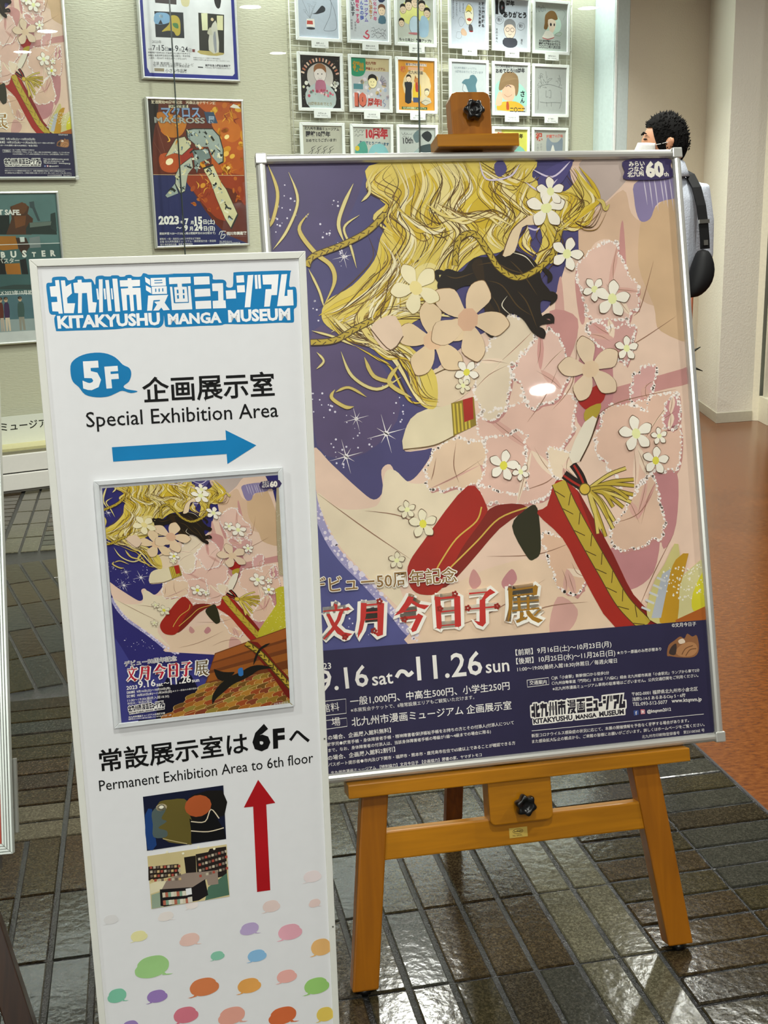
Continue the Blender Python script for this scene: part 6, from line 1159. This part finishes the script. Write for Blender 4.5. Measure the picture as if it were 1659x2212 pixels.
# hair: cap over the skull with short tufts along the crown
bm = bmesh.new(); n, m = 64, 30; rows = []; R = random.Random(12); c = Vector((0.004, 0, 1.548))
def hair_low(ph):
    """polar angle where the hair ends, ph = 0 at the back of the head, pi at the face"""
    f = abs(((ph+PI) % (2*PI))-PI)/PI
    return math.radians(142 if f < 0.35 else (142-(f-0.35)/0.15*26 if f < 0.5 else (116-(f-0.5)/0.12*14 if f < 0.62 else (102-(f-0.62)/0.12*44 if f < 0.74 else 58-(f-0.74)*8))))
for j in range(m+1):
    row = []
    for i in range(n):
        ph = 2*PI*i/n; th = hair_low(ph)*j/m; x = math.sin(th)*math.cos(ph); y = math.sin(th)*math.sin(ph); z = math.cos(th)
        k = 1.07+0.05*max(0, z)**0.7+0.06*max(0, -x)*max(0, z)+R.uniform(-0.012, 0.02)*(1 if z > 0.1 else 0.4)
        if z < 0: k = 1.075+0.03*(1+z)+R.uniform(-0.008, 0.008)
        k *= 1-0.03*(j/m)**8
        px, py, pz = x*0.096*k, y*0.077*k, z*0.118*k
        if z < 0: px *= 1-0.10*(-z); py *= 1-0.22*z*z
        row.append(bm.verts.new((c.x+px, c.y+py, c.z+pz)))
    rows.append(row)
for a, b in zip(rows, rows[1:]):
    for i in range(n): bm.faces.new((a[i], a[(i+1) % n], b[(i+1) % n], b[i]))
for k in range(620):       # short spikes standing on the crown and back
    th = math.acos(R.uniform(-0.25, 1)); ph = R.uniform(-PI, PI)
    if th > hair_low(ph)*0.93: continue
    d_ = Vector((math.sin(th)*math.cos(ph), math.sin(th)*math.sin(ph), math.cos(th))); p_ = c+Vector((d_.x*0.096, d_.y*0.077, d_.z*0.118))*1.12
    e_ = p_+(d_+Vector((R.uniform(-0.2, 0.5), R.uniform(-0.3, 0.3), R.uniform(-0.1, 0.3)))).normalized()*R.uniform(0.007, 0.014)*(0.55+0.6*max(0, d_.z+0.2))
    t1 = d_.orthogonal().normalized()*0.004; t2 = d_.cross(t1).normalized()*0.004
    q = [bm.verts.new(p_+v) for v in (t1, t2, -t1, -t2)]; ap = bm.verts.new(e_)
    for i in range(4): bm.faces.new((q[i], q[(i+1) % 4], ap))
turn(bm); hr = bm_obj('hair', bm, M_HAIR, man, smooth=True); hr['label'] = 'short black hair'
# mask, its loop, brow and eye on the visible side
bm = bmesh.new(); rows = []
for j in range(9):
    z = 1.553-0.105*j/8; row = []
    for i in range(17):
        a = -1.15+2.3*i/16; bul = math.exp(-(a/0.5)**2)
        rx = 0.105+0.026*bul*math.exp(-((z-1.505)/0.04)**2)+0.006; ry = 0.084-0.012*(j/8)**2
        row.append(bm.verts.new((-rx*math.cos(a)*(1-0.04*j/8), ry*math.sin(a), z-0.012*(1-math.cos(a))*(1 if j < 4 else -0.5))))
    rows.append(row)
for a, b in zip(rows, rows[1:]):
    for i in range(16): bm.faces.new((a[i], a[i+1], b[i+1], b[i]))
turn(bm); mk = bm_obj('mask', bm, flat('#d4d3ce', 0.7), man, smooth=True); so = mk.modifiers.new('thick', 'SOLIDIFY'); so.thickness = 0.002; mk['label'] = 'white face mask'
TP = lambda ps: [HRM @ Vector(p) for p in ps]
for sy in (-1, 1): tube('ear_loop', TP([(-0.045, sy*0.078, 1.538), (-0.02, sy*0.084, 1.542), (0.01, sy*0.09, 1.548), (0.03, sy*0.09, 1.552)]), 0.0013, flat('#d4d3ce', 0.7), mk, 6)
for sy in (-1, 1):
    tube('eyebrow', TP([(-0.099, sy*0.02, 1.588), (-0.094, sy*0.034, 1.594), (-0.083, sy*0.048, 1.588)]), [0.003, 0.0042, 0.002], M_HAIR, man, 8)
    tube('eye', TP([(-0.0935, sy*0.022, 1.567), (-0.0885, sy*0.034, 1.5675), (-0.0805, sy*0.044, 1.566)]), [0.0016, 0.0036, 0.0016], flat('#1a1210', 0.3), man, 8)
# black bag on his right side with its strap over the shoulder
bag = thing('shoulder_bag', 'black shoulder bag hanging at the right hip of the man', 'bag', MAN); bag.rotation_euler = (0, 0, MYAW)
M_BAG = flat('#08080a', 0.65, 0.3, vary=0.2)
bm = bmesh.new()
loft(bm, [((0.05, -0.165, 0.93), 0.02, 0.028), ((0.068, -0.17, 0.955), 0.04, 0.042), ((0.086, -0.17, 0.99), 0.05, 0.048), ((0.1, -0.168, 1.04), 0.048, 0.046), ((0.106, -0.16, 1.085), 0.036, 0.036), ((0.108, -0.152, 1.12), 0.02, 0.022)], 24, power=2.5)
bo = bm_obj('bag_body', bm, M_BAG, bag, smooth=True); sb = bo.modifiers.new('sub', 'SUBSURF'); sb.levels = 1; sb.render_levels = 1
def ribbon(name, path, w, th, mat, parent):
    bm = bmesh.new(); P = [Vector(p) for p in path]; q = []
    for i, p in enumerate(P):
        d = (P[min(i+1, len(P)-1)]-P[max(i-1, 0)]).normalized(); nrm = Vector((0, -1, 0.25)); nrm = (nrm-d*nrm.dot(d)).normalized(); sd = d.cross(nrm)
        q.append([bm.verts.new(p+sd*a*w/2+nrm*b*th/2) for a, b in ((-1, -1), (1, -1), (1, 1), (-1, 1))])
    bm.faces.new(q[0][::-1]); bm.faces.new(q[-1])
    for a, b in zip(q, q[1:]):
        for k in range(4): bm.faces.new((a[k], a[(k+1) % 4], b[(k+1) % 4], b[k]))
    return bm_obj(name, bm, mat, parent, smooth=False)
ribbon('strap', [(0.098, 0.06, 1.415), (0.1, 0.01, 1.43), (0.104, -0.05, 1.41), (0.106, -0.095, 1.36), (0.11, -0.125, 1.29), (0.113, -0.142, 1.22), (0.116, -0.15, 1.16), (0.118, -0.152, 1.12)], 0.042, 0.006, M_BAG, bag)
tag(ribbon('strap_ring', [(0.1125, -0.144, 1.235), (0.113, -0.146, 1.22)], 0.047, 0.009, M_CHROME, bag), 'metal strap adjuster')
tag(ribbon('strap_clip', [(0.116, -0.153, 1.155), (0.117, -0.154, 1.135)], 0.02, 0.012, M_CHROME, bag), 'metal clip')

# ------------------------------------------------------------------ thin plant and stick glimpsed beside the pillar
pt = thing('potted_plant', 'thin dark leaved plant mostly hidden behind the large poster beside the pillar', 'plant', Vector((1.70, 6.93, 0)))
bm = bmesh.new(); n_ = 24; prof = [(0.0, 0.09), (0.2, 0.115), (0.215, 0.12), (0.215, 0.108), (0.19, 0.104), (0.19, 0.0)]
rings = [[bm.verts.new((math.cos(2*PI*k/n_)*r, math.sin(2*PI*k/n_)*r, z)) for k in range(n_)] for z, r in prof]
for a, b in zip(rings, rings[1:]):
    for k in range(n_): bm.faces.new((a[k], a[(k+1) % n_], b[(k+1) % n_], b[k]))
bm.faces.new(rings[0][::-1]); bm_obj('pot', bm, flat('#6b2f22', 0.5), pt, smooth=False)
R = random.Random(21); M_LEAF = flat('#12160f', 0.5)
tube('stem', [(0, 0, 0.18), (0.01, 0, 0.4), (0, 0.01, 0.6)], 0.008, flat('#2c2a18', 0.6), pt)
tips = [(0.17, -0.02, 0.50), (0.185, -0.03, 0.36)]+[(math.cos(a)*0.14-0.05, math.sin(a)*0.12+0.03, R.uniform(0.35, 0.72)) for a in (1.2, 1.9, 2.6, 3.3, 4.0, 2.2, 3.0)]
for i, tpt in enumerate(tips):
    base = Vector((0, 0, 0.3+0.03*i)); tpt = Vector(tpt); mid = (base+tpt)/2+Vector((0, 0, 0.05)); bm = bmesh.new(); add_tube(bm, [base, mid, mid.lerp(tpt, 0.6), tpt], [0.003, 0.008, 0.007, 0.002], 6); o = bm_obj('leaf', bm, M_LEAF, pt, smooth=True)
sk = tag(tube('wooden_stick', [(1.828, 7.0, 0.0), (1.829, 7.0, 0.83)], 0.011, flat('#7c3a18', 0.5)), 'reddish brown wooden stick upright behind the right edge of the large poster', 'stick')
bpy.data.objects.remove(FO, do_unlink=True)
